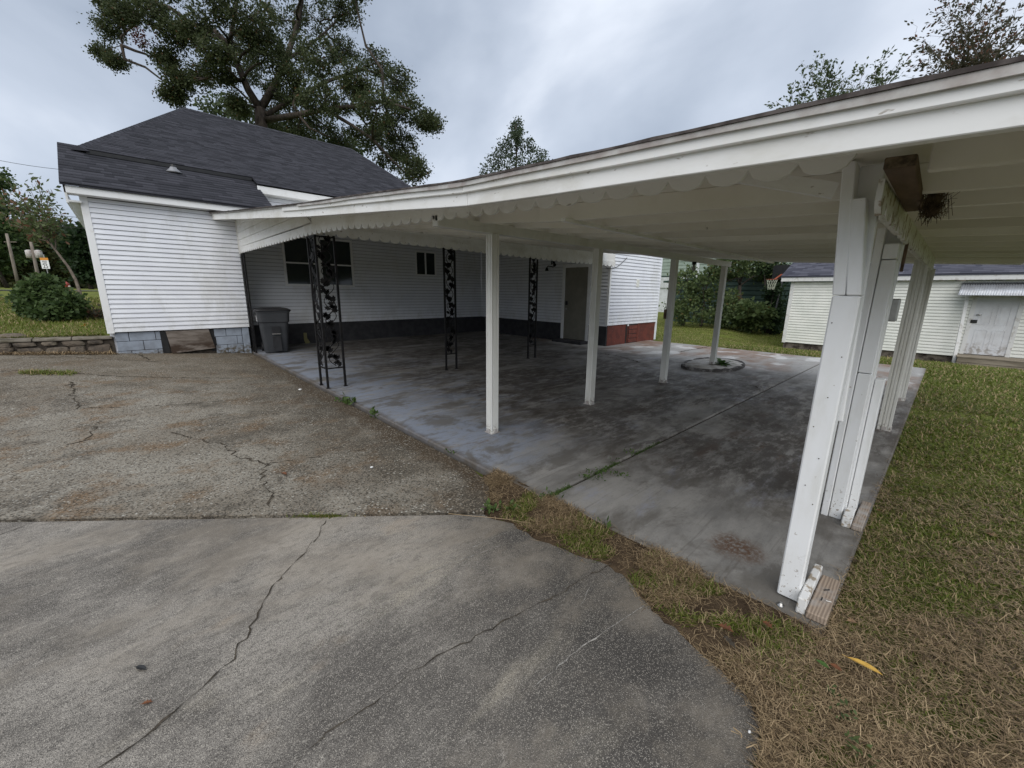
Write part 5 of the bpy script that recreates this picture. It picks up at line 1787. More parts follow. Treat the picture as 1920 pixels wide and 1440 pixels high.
# basketball hoop overgrown with ivy
d_ = 19.3
hb = deep(1443, 632, d_)
hb = np.array([hb[0], hb[1], gnd(hb[0], hb[1]) - 0.02])
ht = deep(1472, 500, d_ + 0.1)
hoop = thing("basketball_hoop", "old basketball hoop with orange rim and faded net on a leaning black pole", "basketball hoop", hb)
MB().tube([hb, lerp(hb, ht, 0.5), ht], 0.06, 0.05, 10).build("pole", "black", hoop, True)
rim = deep(1448, 524, d_ - 0.6)
bbp = deep(1466, 514, d_ - 0.1)
vd = (rim - bbp) * np.array([1, 1, 0])
vd /= np.linalg.norm(vd)
sdv = np.array([-vd[1], vd[0], 0])
a = [bbp + sdv * s_ * 0.42 + np.array([0, 0, z]) - vd * 0.02 for s_, z in ((-1, -0.22), (1, -0.22), (1, 0.42), (-1, 0.42))]
MB().hexa(a, [p - vd * 0.04 for p in a]).build("backboard", "black", hoop)
RR = 0.225
ring = [rim + np.array([RR * math.cos(t), RR * math.sin(t), 0]) for t in np.linspace(0, 2 * math.pi, 25)]
mb = MB().tube(ring, 0.014, 0.014, 6)
mb.bar(rim - vd * RR, bbp - np.array([0, 0, 0.0]), 0.08, 0.02)
mb.build("rim", "orange", hoop)
net = MB()
for i in range(12):
    a0 = 2 * math.pi * i / 12
    for sgn in (1, -1):
        pts = []
        for t in np.linspace(0, 1, 6):
            r_ = RR * (1 - 0.45 * t ** 0.7)
            aa = a0 + sgn * t * 0.8
            pts.append(rim + np.array([r_ * math.cos(aa), r_ * math.sin(aa), -0.46 * t]))
        net.tube(pts, 0.011, 0.011, 4)
net.build("net", "net", hoop)
cs = [deep(1449 + rng.uniform(-6, 6), v_, d_ + rng.uniform(-0.2, 0.6)) for v_ in (545, 558, 570, 582, 594, 606, 618, 545, 500, 507)]
cs[-1] = deep(1432, 503, d_ + 0.8)
cs[-2] = deep(1452, 500, d_ + 0.8)
cs[-3] = deep(1462, 520, d_ + 0.6)
rs = [0.34, 0.36, 0.36, 0.34, 0.36, 0.42, 0.42, 0.4, 0.5, 0.5]
shrub("ivy_vine", "ivy column climbing beneath the basketball hoop net", None, (hb[0] + 0.3, hb[1] + 0.2, hb[2]), cs, rs, "ivy_leaf", 0.12, 14, 28, 0.13, "vine")

# ------------------------------------------------------------------ big oak behind the house
OD = 33.0
oak_c = [(232, 22, 34), (288, 22, 40), (330, 62, 36), (205, 52, 28), (215, 12, 30), (196, 100, 20), (216, 116, 16),
         (312, 112, 26), (335, 152, 28), (325, 180, 20), (378, 146, 30), (415, 136, 30), (360, 60, 34), (400, 95, 34),
         (400, 22, 48), (465, 30, 58), (535, 40, 58), (600, 42, 52), (652, 22, 34), (556, 112, 58), (505, 105, 46), (600, 112, 48), (646, 92, 34), (450, 85, 36),
         (706, 118, 36), (742, 152, 38), (645, 182, 52), (706, 206, 48), (762, 206, 34), (798, 226, 26), (812, 232, 15), (690, 256, 42), (756, 276, 36), (776, 318, 30), (735, 300, 34), (600, 190, 46),
         (556, 196, 46), (510, 222, 38), (446, 196, 20), (600, 236, 38), (560, 250, 34), (640, 262, 30), (670, 150, 36), (720, 240, 40), (470, 130, 30), (520, 175, 32), (540, 150, 34), (480, 60, 40)]
oak_up = [(480, -45, 62), (590, -45, 62), (400, -50, 52), (310, -35, 44), (660, -30, 40), (540, -110, 66), (450, -110, 52), (240, -30, 36), (620, -90, 46)]
cs, rs = [], []
for u, v_, r_ in oak_c + oak_up:
    dd = OD + rng.uniform(-5.5, 5.5)
    cs.append(deep(u, v_, dd))
    rs.append(r_ * dd / FPX * 0.78)
ob = deep(505, 540, OD)
ob = np.array([ob[0], ob[1], gnd(ob[0], ob[1])])
f1, f2 = deep(492, 262, OD), deep(488, 205, OD)
op_ = lambda *a_: [deep(u, v_, OD + dz) for u, v_, dz in a_]
limbs = [(op_((488, 205, 0), (465, 168, -0.6), (445, 120, -1.2), (425, 80, -1.6), (400, 55, -2.0)), 0.42, 0.24),
         (op_((400, 55, -2.0), (360, 45, -2.6), (320, 15, -3), (280, 2, -3), (250, -5, -3)), 0.24, 0.10),
         (op_((425, 80, -1.6), (380, 60, -1), (340, 52, 0), (300, 50, 1), (262, 32, 1)), 0.18, 0.07),
         (op_((430, 85, -1.6), (440, 30, -1.5), (450, -30, -1), (455, -90, 0)), 0.24, 0.10),
         (op_((488, 205, 0), (515, 160, 0.8), (540, 100, 1.6), (560, 40, 2), (575, -40, 2), (560, -100, 1)), 0.40, 0.12),
         (op_((530, 115, 1.4), (575, 90, 2.5), (610, 60, 3.5), (640, 30, 4)), 0.2, 0.08),
         (op_((500, 225, 0), (560, 215, -1.5), (610, 205, -2.5), (660, 200, -3), (720, 190, -3), (770, 205, -3)), 0.32, 0.10),
         (op_((610, 205, -2.5), (660, 235, -3), (700, 262, -3), (735, 300, -2.5), (765, 330, -2)), 0.2, 0.08),
         (op_((500, 215, 0), (560, 180, 2), (620, 150, 3.5), (680, 130, 4), (735, 145, 4)), 0.28, 0.1),
         (op_((455, 150, -1), (420, 150, 0.5), (375, 148, 1), (330, 130, 1.4)), 0.16, 0.06),
         (op_((250, -5, -3), (232, 30, -3), (235, 62, -3), (228, 85, -3), (205, 92, -3)), 0.07, 0.03),
         (op_((560, 215, -1.5), (580, 240, -2), (620, 258, -2.2)), 0.14, 0.06)]
redc = [deep(262, 62, OD - 2.5), deep(268, 80, OD - 2.5), deep(256, 45, OD - 2.5)]
tree("oak_tree", "very large dark green oak towering behind the shingled roof", ob, [ob, lerp(ob, f1, 0.5), f1, f2], [(l_, a_ * 0.78, b_ * 0.78) for l_, a_, b_ in limbs], cs, rs, "oak_leaf", 0.15, 34, 74, 0.30, r0=0.62, r1=0.42, twigs=8,
     extra=(redc[:2], [0.35, 0.3], "red_leaf"))
# paler tree lower behind the ridge
cl = [(398, 205, 22), (425, 200, 24), (455, 212, 24), (490, 222, 22), (520, 235, 20), (560, 252, 20), (620, 268, 20), (660, 278, 18)]
d_ = 41.0
cs = [deep(u, v_, d_ + rng.uniform(-2, 2)) for u, v_, r_ in cl]
rs = [r_ * d_ / FPX for u, v_, r_ in cl]
tb = deep(480, 540, d_)
tb = np.array([tb[0], tb[1], gnd(tb[0], tb[1])])
tt = deep(470, 250, d_)
tree("pale_tree", "pale yellowish tree showing low behind the roof ridge under the oak", tb, wobble(tb, tt, 5, 0.01), [(wobble(tt, c_, 4, 0.05), 0.14, 0.05) for c_ in cs[::2]], cs, rs, "pale_leaf", 0.34, 12, 30, 0.42, r0=0.3, r1=0.18)

# conical tree above the carport roof
d_ = 34.0
cl = [(968, 232, 8), (966, 245, 12), (962, 258, 16), (975, 255, 12), (952, 272, 18), (985, 272, 18), (940, 285, 18), (968, 285, 22), (1000, 283, 18), (925, 300, 18), (950, 303, 22), (985, 303, 24), (1012, 298, 18), (915, 318, 18), (940, 322, 22), (970, 322, 24), (1005, 318, 22), (1025, 312, 14), (925, 345, 26), (960, 350, 30), (1000, 345, 26), (960, 400, 40), (930, 390, 30), (1000, 390, 32)]
cs = [deep(u, v_, d_ + rng.uniform(-1.2, 1.2)) for u, v_, r_ in cl]
rs = [r_ * d_ / FPX * 0.9 for u, v_, r_ in cl]
tb = deep(966, 560, d_)
tb = np.array([tb[0], tb[1], gnd(tb[0], tb[1])])
tt = deep(967, 235, d_)
trk = wobble(tb, tt, 8, 0.004)
tree("conical_tree", "slender cone shaped tree rising above the middle of the carport roof", tb, trk, [([trk[5], trk[6], trk[7]], 0.08, 0.04)], cs, rs, "conical_leaf", 0.19, 17, 17, 0.19, r0=0.28, r1=0.03, aspect=0.3)

# sparse trees at the right, above the carport roof
def sparse(name, label, base_px, d_, tips, mat, size, r0, nleaf, leafsp):
    tb_ = deep(base_px[0], base_px[1], d_)
    tb_ = np.array([tb_[0], tb_[1], gnd(tb_[0], tb_[1])])
    fork_ = deep(base_px[0], base_px[2], d_)
    t = thing(name, label, "tree", tb_)
    MB().tube(wobble(tb_, fork_, 6, 0.01), r0, r0 * 0.55, 8).build("trunk", "bark_pale", t, True)
    br = MB()
    P, D = [], []
    for (u, v_) in tips:
        e_ = deep(u, v_, d_ + rng.uniform(-1.5, 1.5))
        path = wobble(fork_, e_, 8, 0.025)
        br.tube(path, r0 * 0.24, 0.008, 5)
        for k_ in range(2, 9):
            for q in range(3):
                s0_ = lerp(path[k_ - 1], path[k_], rng.random())
                tw = s0_ + rng.normal(0, 1, 3) * np.array([0.45, 0.45, 0.3]) + (path[-1] - path[0]) / np.linalg.norm(path[-1] - path[0]) * 0.6
                tw_path = wobble(s0_, tw, 4, 0.04)
                br.tube(tw_path, 0.008, 0.004, 4)
                m_ = int(nleaf * rng.uniform(0.5, 1.3))
                tt_ = rng.uniform(0.15, 1.05, m_)
                pts = s0_ + (tw - s0_) * tt_[:, None] + rng.normal(0, leafsp, (m_, 3))
                P.append(pts)
                D.append(np.tile((tw - s0_) * 1.2 + np.array([0, 0, -0.4]), (m_, 1)))
    br.build("branches", "bark_pale", t)
    leaves("crown", np.concatenate(P), np.concatenate(D), size, mat, t, 0.26, jitter=0.6)


sparse("sparse_tree", "thin tree with small light sprigs above the carport roof edge, left of the taller one", (1570, 500, 300), 24.0,
       [(1455, 190), (1480, 178), (1520, 120), (1548, 135), (1565, 140), (1590, 165), (1530, 165), (1640, 150), (1685, 125), (1668, 150), (1610, 175), (1580, 150), (1500, 150), (1545, 110), (1620, 130), (1650, 120)], "pale_leaf", 0.20, 0.16, 16, 0.07)
sparse("sparse_tree", "taller sparse tree with browning leaves at the top right corner", (1830, 500, 170), 22.0,
       [(1730, 75), (1765, 30), (1800, -20), (1840, 5), (1870, 40), (1905, 15), (1760, 95), (1790, 60), (1830, 50), (1860, 85), (1900, 70), (1880, -10), (1740, 120), (1815, 90), (1935, 50), (1780, 5)], "twig_leaf", 0.19, 0.2, 15, 0.07)

# ------------------------------------------------------------------ left: lawn planting, street furniture, woodland
bc = [(62, 560, 20), (85, 545, 22), (110, 560, 22), (75, 582, 24), (105, 582, 24), (125, 575, 14), (52, 572, 14), (84, 537, 12), (95, 598, 20), (120, 594, 16), (80, 528, 6), (92, 530, 6), (136, 566, 7), (44, 556, 6), (132, 590, 8), (60, 540, 7)]
b0 = at_z(95, 606, 0.52)
bd = float(np.dot(b0 - CAM, fw))
cs = [deep(u, v_, bd + rng.uniform(-0.35, 0.45)) for u, v_, r_ in bc]
rs = [r_ * bd / FPX * 0.95 for u, v_, r_ in bc]
shrub("round_shrub", "rounded dark green shrub on the left lawn above the stone wall", None, (b0[0], b0[1], gnd(b0[0], b0[1])), cs, rs, "shrub_leaf", 0.095, 22, 34, 0.085)
# low plants by the house corner
bc = [(172, 588, 10), (182, 580, 12), (186, 592, 10), (165, 594, 7)]
b1 = at_z(175, 600, 0.55)
bd1 = float(np.dot(b1 - CAM, fw))
cs = [deep(u, v_, bd1 + rng.uniform(-0.2, 0.2)) for u, v_, r_ in bc]
shrub("low_shrub", "thin brownish low shrub beside the left house corner", None, (b1[0], b1[1], gnd(b1[0], b1[1])), cs, [r_ * bd1 / FPX for u, v_, r_ in bc], "twig_leaf", 0.07, 9, 14, 0.07)
# leaning sapling
sb0 = at_z(162, 592, 0.57)
sdp = float(np.dot(sb0 - CAM, fw))
sp = lambda u, v_, dz=0: deep(u, v_, sdp + dz)
trunk = [np.array([sb0[0], sb0[1], gnd(sb0[0], sb0[1])]), sp(150, 550), sp(142, 525), sp(128, 500), sp(105, 470), sp(85, 445)]
sap = thing("leaning_sapling", "young tree leaning left with a sparse autumn tinted crown beside the house", "tree", trunk[0])
MB().tube(trunk, 0.05, 0.024, 8).build("trunk", "bark_pale", sap, True)
br = MB()
P, D = [], []
tips = [(62, 330), (50, 345), (72, 345), (90, 355), (100, 372), (35, 350), (60, 375), (80, 385), (25, 380), (45, 400), (105, 398), (5, 365), (70, 415), (90, 420), (15, 340), (-15, 360), (-10, 395), (40, 370), (20, 410), (55, 440)]
for u, v_ in tips:
    st_ = trunk[5] if rng.random() < 0.6 else lerp(trunk[4], trunk[5], rng.random())
    e_ = sp(u, v_, rng.uniform(-0.8, 0.8))
    path = wobble(st_, e_, 6, 0.03)
    br.tube(path, 0.014, 0.005, 4)
    for k_ in range(2, 7):
        m_ = 13
        pts = lerp(path[k_ - 1], path[k_], rng.random((m_, 1))) + rng.normal(0, 0.10, (m_, 3))
        P.append(pts)
        D.append(np.tile((e_ - st_) * 0.5 + np.array([0.3, -0.2, -0.7]), (m_, 1)))
br.build("branches", "bark_pale", sap)
leaves("crown", np.concatenate(P), np.concatenate(D), 0.15, "sapling_leaf", sap, 0.22, jitter=0.6)

# poles, wires, sign, hydrant
def upole(base_px, top_px, d_, label, box=False):
    b_ = deep(base_px[0], base_px[1], d_)
    b_ = np.array([b_[0], b_[1], gnd(b_[0], b_[1]) - 0.05])
    t_ = deep(top_px[0], top_px[1], d_)
    t_[:2] = b_[:2] + (t_[:2] - b_[:2]) * 0.35
    p = thing("utility_pole", label, "utility pole", b_, "utility poles by the street")
    MB().tube([b_, t_], 0.16, 0.12, 10).build("pole", "pole_wood", p, True)
    s_ = np.array([rt[0], rt[1], 0])
    m_ = MB()
    m_.bar(t_ - s_ * 0.5 - np.array([0, 0, 0.9]), t_ + s_ * 0.9 - np.array([0, 0, 0.9]), 0.08, 0.08)
    m_.build("crossarm", "pole_wood", p)
    if box:
        q = t_ - np.array([0, 0, 1.15])
        for k_ in (-0.45, 0.50):
            mb = MB().lathe(q[0] + s_[0] * k_, q[1] + s_[1] * k_, [(0.05, q[2] - 0.45), (0.28, q[2] - 0.42), (0.28, q[2] + 0.30), (0.10, q[2] + 0.38)], 12)
            mb.build("transformer", "flashing", p, True)
    return t_


pa = upole((37, 546), (17, 440), 47.0, "bare wooden utility pole at the far left by the trees")
pb = upole((76, 540), (63, 455), 42.0, "wooden utility pole carrying pale grey transformers behind the round shrub", True)
for (p0, p1) in (((-60, 288), (230, 322)), ((-60, 378), (260, 410)), ((-60, 395), (260, 432))):
    a_, b_ = deep(*p0, 40), deep(*p1, 44)
    pts = [lerp(a_, b_, t) - np.array([0, 0, 0.5 * (1 - (2 * t - 1) ** 2)]) for t in np.linspace(0, 1, 12)]
    w_ = MB().tube(pts, 0.022, 0.022, 5).build("power_line", "wire")
    tag(w_, {288: "topmost thin power line crossing the sky at left", 378: "thicker middle power line between sapling and house", 395: "lowest faint power line between sapling and house"}[p0[1]], "power line", "overhead lines by the street")
SDD = 31.0
sgp = deep(86, 496, SDD)
post_x = deep(77, 520, SDD)
sbz = gnd(post_x[0], post_x[1])
sign = thing("speed_sign", "white speed limit 25 sign with an orange top panel near the poles", "road sign", (sgp[0], sgp[1], sbz))
fx_ = -np.array([fw[0], fw[1], 0]) / np.linalg.norm(fw[:2])
rx_ = np.array([-fx_[1], fx_[0], 0])
ww_, wh_ = 0.62, 0.62
MB().tube([(sgp[0], sgp[1], sbz), (sgp[0], sgp[1], sgp[2] + 0.75)], 0.03, 0.03, 8).build("post", "nickel", sign)


def plate(c_, w_, h_, name, mat, off):
    a_ = [c_ + rx_ * sx * w_ / 2 + np.array([0, 0, sz * h_ / 2]) + fx_ * off for sx, sz in ((-1, -1), (1, -1), (1, 1), (-1, 1))]
    return MB().hexa(a_, [p + fx_ * 0.01 for p in a_]).build(name, mat, sign)


plate(sgp, ww_, wh_, "sign_plate", "sign_white", 0.035)
plate(sgp + np.array([0, 0, wh_ / 2 + 0.10]), ww_, 0.18, "warning_plate", "sign_orange", 0.035)


def text(body, size, c_, off):
    cu = bpy.data.curves.new("lettering", "FONT")
    cu.body = body
    cu.size = size
    cu.align_x = "CENTER"
    cu.align_y = "CENTER"
    cu.extrude = 0.002
    o_ = bpy.data.objects.new("lettering", cu)
    col.objects.link(o_)
    dg = bpy.context.evaluated_depsgraph_get()
    me = bpy.data.meshes.new_from_object(o_.evaluated_get(dg))
    bpy.data.objects.remove(o_)
    o_ = bpy.data.objects.new("lettering", me)
    me.materials.clear()
    me.materials.append(M["black"])
    col.objects.link(o_)
    R_ = Matrix((rx_, (0, 0, 1), fx_)).transposed().to_4x4()
    loc = c_ + fx_ * off - ORG[sign.name]
    me.transform(Matrix.Translation(loc) @ R_)
    o_.parent = sign
    return o_


text("25", 0.42, sgp - np.array([0, 0, 0.13]), 0.05)
text("SPEED", 0.14, sgp + np.array([0, 0, 0.22]), 0.05)
text("LIMIT", 0.14, sgp + np.array([0, 0, 0.09]), 0.05)

hd = deep(128, 546, 29.0)
hz_ = gnd(hd[0], hd[1])
hyd = thing("fire_hydrant", "red fire hydrant with faded white caps on the far left lawn", "fire hydrant", (hd[0], hd[1], hz_))
MB().lathe(hd[0], hd[1], [(0.17, hz_), (0.17, hz_ + 0.05), (0.12, hz_ + 0.07), (0.12, hz_ + 0.48), (0.16, hz_ + 0.50), (0.16, hz_ + 0.54)], 14).build("body", "hydrant", hyd, True)
MB().lathe(hd[0], hd[1], [(0.15, hz_ + 0.54), (0.13, hz_ + 0.62), (0.07, hz_ + 0.68), (0.03, hz_ + 0.74)], 14).build("bonnet", "hydrant", hyd, True)
for s_ in (-1, 1):
    q = np.array([hd[0], hd[1], hz_ + 0.42]) + rx_ * s_ * 0.11
    MB().tube([q, q + rx_ * s_ * 0.10], 0.06, 0.06, 10).build("nozzle_cap", "hydrant_cap", hyd, True)

# stepping slabs and a small plant flower on the left lawn
for px_, lab in (((150, 581), "pale flat concrete slab lying in the left lawn beside the sapling"), ((3, 568), "pale flat concrete slab at the left edge of the lawn")):
    q = at_z(px_[0], px_[1], 0.62)
    zq = gnd(q[0], q[1])
    o_ = MB().box(q[0] - 0.55, q[0] + 0.35, q[1] - 0.25, q[1] + 0.2, zq - 0.04, zq + 0.05).build("concrete_paver", "cap", bevel=0.01)
    tag(o_, lab, "paver", "pavers on the left lawn")
q = at_z(160, 613, 0.53)
fl = rosette((q[0], q[1], gnd(q[0], q[1])), 22, 0.16, 0.016, "yellow_leaf", None, "yellow_plant")
tag(fl, "tiny yellow leaved plant at the foot of the left house corner", "plant")

# street beyond
rd = grid("road", np.linspace(-120, 30, 20), np.linspace(49, 57, 4), lambda X, Y: ground_z(X, Y) + 0.04, "asphalt")

# woodland behind the street: separate trees in front, a joined mass behind
def far_tree(label, u0, vtop, d_, wpx, mat, group="trees across the street", base_v=545, n=9, size=0.5, per=34, low=0.2):
    tb_ = deep(u0, base_v, d_)
    tb_ = np.array([tb_[0], tb_[1], gnd(tb_[0], tb_[1])])
    top = deep(u0, vtop, d_)
    hgt = top[2] - tb_[2]
    cs_, rs_ = [], []
    for i in range(n):
        t = low + (1 - low) * (i + 0.5) / n
        wid = wpx * d_ / FPX * (0.55 + 0.45 * math.sin(math.pi * min(1, t * 0.95)))
        k_ = 3
        for q in range(k_):
            a = rng.uniform(0, 2 * math.pi)
            r_ = wid * rng.uniform(0.1, 0.75)
            cs_.append(np.array([tb_[0] + r_ * math.cos(a), tb_[1] + r_ * math.sin(a), tb_[2] + hgt * t * 0.93]))
            rs_.append(max(hgt / n * 0.9, wid * 0.35))
    tip = np.array([tb_[0], tb_[1], tb_[2] + hgt * 0.8])
    trk_ = wobble(tb_, tip, 6, 0.012)
    tree("woodland_tree", label, tb_, trk_, [(trk_[2:], 0.15, 0.06)], cs_, rs_, mat, size, 9, per, 0.55, r0=0.3, r1=0.12, group=group, twigs=2)


far_tree("tall bright green tree at the left edge behind the sapling", 15, 318, 66, 42, "shrub_leaf")
far_tree("dark rounded tree against the house corner beyond the hydrant", 172, 432, 62, 26, "ivy_leaf")
far_tree("thin open tree between the sapling and the dark rounded tree", 118, 418, 80, 26, "conical_leaf", n=6, per=18, low=0.5)
far_tree("olive broad tree behind the bare utility pole", 40, 412, 72, 46, "wood_leaf")
far_tree("olive tree behind the speed limit sign", 95, 440, 76, 38, "wood_leaf")
far_tree("shaded tree left of the bare utility pole at the picture edge", -25, 400, 70, 46, "wood_leaf")
P, D = [], []
for u in np.arange(-160, 230, 9):
    for k_ in range(9):
        d_ = rng.uniform(82, 100)
        v_ = rng.uniform(430, 545)
        c_ = deep(u + rng.uniform(-6, 6), v_, d_)
        m_ = 60
        P.append(c_ + rng.normal(0, 1.3, (m_, 3)))
        D.append(np.tile([0, 0, -0.2], (m_, 1)) + rng.normal(0, 0.3, (m_, 3)))
leaves("woodland", np.concatenate(P), np.concatenate(D), 0.9, "wood_leaf", None, kind="stuff")
# a far belt of trees all round the horizon so that no gap shows from the side
P, D = [], []
for a in np.linspace(-0.9, 0.75, 120):
    for k_ in range(7):
        R_ = rng.uniform(60, 85)
        c_ = np.array([R_ * math.cos(a), R_ * math.sin(a), -0.5 + rng.uniform(0.5, 7)])
        if 0.45 < a < 0.75 and R_ < 50:
            continue
        P.append(c_ + rng.normal(0, 1.2, (45, 3)))
        D.append(np.tile([0, 0, -0.2], (45, 1)))
leaves("woodland", np.concatenate(P), np.concatenate(D), 0.9, "wood_leaf", None, kind="stuff")

# ------------------------------------------------------------------ grass, straw, weeds
def inside_slab(x, y, m_=0.0):
    return (x > 2.0 - m_) & (x < SLAB_X1 + m_) & (y > 0.14 - m_)


ge = np.array(gedge)


def on_apron(x, y):
    xe = np.interp(y, ge[::-1, 1], ge[::-1, 0])
    return (x < xe) & (y < 2.05)


def blades(name, x, y, z, length, lean, width, mat, kind="stuff", curl=0.5):
    n = len(x)
    a = rng.uniform(0, 2 * math.pi, n)
    L_ = length * rng.uniform(0.5, 1.4, n)
    el = np.clip(rng.normal(lean, 0.28, n), 0.05, 1.5)
    dx, dy = np.cos(a), np.sin(a)
    P0 = np.stack([x, y, z], 1)
    h1 = np.stack([dx * np.cos(el), dy * np.cos(el), np.sin(el)], 1)
    bend = a + rng.normal(0, curl, n)
    el2 = el - rng.uniform(0.1, 0.7, n)
    h2 = np.stack([np.cos(bend) * np.cos(el2), np.sin(bend) * np.cos(el2), np.sin(el2)], 1)
    P1 = P0 + h1 * (L_ * 0.55)[:, None]
    P2 = P1 + h2 * (L_ * 0.45)[:, None]
    P1[:, 2] = np.maximum(P1[:, 2], z + 0.003)
    P2[:, 2] = np.maximum(P2[:, 2], z + 0.003)
    s = np.stack([-dy, dx, np.zeros(n)], 1) * (width * rng.uniform(0.6, 1.3, n))[:, None]
    V = np.stack([P0 - s, P0 + s, P1 + s * 0.8, P1 - s * 0.8, P2 + s * 0.1, P2 - s * 0.1], 1).reshape(-1, 3)
    b = np.arange(n) * 6
    F = np.concatenate([np.stack([b, b + 1, b + 2, b + 3], 1), np.stack([b + 3, b + 2, b + 4, b + 5], 1)])
    return raw(name, V, F, mat, None, kind=kind)


def scatter(n, r0, r1, a0, a1, p=1.6):
    u = rng.random(n)
    r_ = (r0 ** (2 - p) + u * (r1 ** (2 - p) - r0 ** (2 - p))) ** (1 / (2 - p))
    a = rng.uniform(a0, a1, n)
    return r_ * np.cos(a), r_ * np.sin(a)


def patch(x, y, f=1.0, s=0.0):
    return (np.sin(1.9 * f * x + 1.1 * np.sin(2.3 * f * y + s)) + np.sin(2.7 * f * y + 1.3 * np.sin(1.7 * f * x + 2 * s)) + 0.6 * np.sin(6.1 * f * x + 4.3 * f * y + s)) / 2.6


A0, A1 = math.radians(-22), math.radians(24)
x, y = scatter(480000, 0.9, 17.5, A0, A1, 1.75)
k = ~inside_slab(x, y, 0.02) & ~on_apron(x, y) & (y < 4.5)
k &= (patch(x, y, 1.2, 1.0) > -0.62 + 0.85 * sstep(2.8, 1.5, x) * sstep(-1.0, 0.3, y)) | (rng.random(len(x)) < 0.28)
x, y = x[k], y[k]
dist = np.hypot(x, y)
z = ground_z(x, y) + 0.003
blades("grass", x, y, z, 0.028 + 0.0042 * dist, 0.62, 0.0010 + 0.0006 * dist, "grass_blade")
x, y = scatter(330000, 0.9, 9.0, A0, math.radians(42), 1.7)
k = ~inside_slab(x, y, -0.03) & ~on_apron(x, y) & (y < 0.9)
dens = 0.35 + 0.65 * sstep(-0.2, 0.5, patch(x, y, 1.2, 1.0) * -1 + 0.3)
dens = np.maximum(dens * 0.95, 0.95 * sstep(2.4, 1.6, x) * sstep(-0.5, 0.15, y)) * (0.15 + 0.85 * sstep(5.5, 2.2, x))
dens = dens * (0.35 + 0.65 * sstep(-0.35, 0.25, patch(x, y, 4.3, 3.0)))
k &= rng.random(len(x)) < dens
x, y = x[k], y[k]
z = ground_z(x, y) + 0.012 + rng.uniform(0, 0.03, len(x))
blades("dry_grass", x, y, z, 0.058, 0.10, 0.0007 + 0.00028 * np.hypot(x, y), "straw", curl=0.9)
# the same lawn beyond the right edge of the view
x, y = scatter(150000, 1.2, 17.0, math.radians(-75), A0, 1.6)
k = ~on_apron(x, y)
x, y = x[k], y[k]
dist = np.hypot(x, y)
blades("grass", x, y, ground_z(x, y) + 0.003, 0.034 + 0.0045 * dist, 0.62, 0.0014 + 0.0007 * dist, "grass_blade")
# thatch along the soil strip between apron and slab
t = rng.random(60000)
sy_ = lerp(0.05, 2.35, t)
xe = np.interp(sy_, ge[::-1, 1], ge[::-1, 0])
xe = np.where(sy_ > 1.96, 1.62 + (sy_ - 1.96) * 0.8, xe)
sx_ = xe + (2.03 - xe) * rng.beta(1.5, 1.2, len(t)) + rng.normal(0, 0.025, len(t))
k = (rng.random(len(t)) < 0.05 + 0.75 * sstep(-0.25, 0.45, patch(sx_, sy_, 3.2, 2.0))) & (sx_ < 2.09)
sx_, sy_ = sx_[k], sy_[k]
blades("dry_grass", sx_, sy_, soil_z(sx_, sy_) + rng.uniform(0, 0.030, len(sx_)), 0.055, 0.14, 0.0011, "straw", curl=0.9)
t = rng.random(13000)
sy_ = lerp(0.05, 1.9, t)
xe = np.interp(sy_, ge[::-1, 1], ge[::-1, 0])
sx_ = xe + (2.0 - xe) * rng.beta(2, 1.3, len(t))
k = patch(sx_, sy_, 4.1, 5.0) > 0.12
sx_, sy_ = sx_[k], sy_[k]
blades("grass", sx_, sy_, soil_z(sx_, sy_), 0.045, 0.7, 0.0022, "grass_blade")
# left lawn and back lawn
x = rng.uniform(-9, -0.4, 70000)
y = 11.42 + 20 * rng.random(70000) ** 2.2
blades("grass", x, y, ground_z(x, y), 0.09 + 0.003 * (y - 11), 0.75, 0.006 + 0.0006 * (y - 11), "grass_blade")
x = rng.uniform(12.1, 24, 90000)
y = rng.uniform(-3.5, 12, 90000)
k = ~((x > SX - 0.9) & (y < 4.2))
x, y = x[k], y[k]
blades("grass", x, y, ground_z(x, y), 0.045, 0.7, 0.007, "grass_blade")
# straw drift at the foot of the stone wall and grass in the drive joint
x = rng.uniform(-5, -0.3, 5000)
y = 11.1 - np.abs(rng.normal(0, 0.08, 5000))
blades("dry_grass", x, y, drive_z(x, y) + 0.004, 0.12, 0.2, 0.004, "straw")
c0, c1 = t2(50, 727), t2(145, 722)
t = rng.random(1400)
x = lerp(c0[0], c1[0], t) + rng.normal(0, 0.03, 1400)
y = lerp(c0[1], c1[1], t) + rng.normal(0, 0.07, 1400)
blades("grass", x, y, drive_z(x, y), 0.06, 0.5, 0.004, "grass_blade")
q0 = t2(600, 964)
x = q0[0] + rng.normal(0, 0.06, 500)
y = q0[1] - (x - q0[0]) * 0.84 + rng.normal(0, 0.012, 500)
blades("grass", x, y, np.full(500, -0.045), 0.03, 0.5, 0.002, "grass_blade")


t = rng.random(2600) ** 1.4
a_, b_ = at_z(1032, 930, 0.0), at_z(1240, 825, 0.0)
x = lerp(a_[0], b_[0], t)
y = 1.772 + rng.normal(0, 0.012, len(t)) - 0.05 * rng.random(len(t)) ** 3
k = patch(x, y, 5.0, 1.0) > -0.25
blades("grass", x[k], y[k], np.full(int(k.sum()), -0.012), 0.035, 0.6, 0.0022, "weed_leaf")


# weeds, small and separate
def weed(label, spots, n_, ln, sp_, mat="weed_leaf", name="weed"):
    V = []
    P, D = [], []
    for (px_, py_, z0) in spots:
        q_ = at_z(px_, py_, z0)
        P.append(q_ + np.abs(rng.normal(0, 1, (n_, 3))) * np.array([0, 0, sp_ * 0.6]) + rng.normal(0, sp_, (n_, 3)) * np.array([1, 1, 0]))
        D.append(np.tile([0, 0, 0.9], (n_, 1)))
    o_ = leaves(name, np.concatenate(P), np.concatenate(D), ln, mat, None, 0.25)
    tag(o_, kind="stuff")


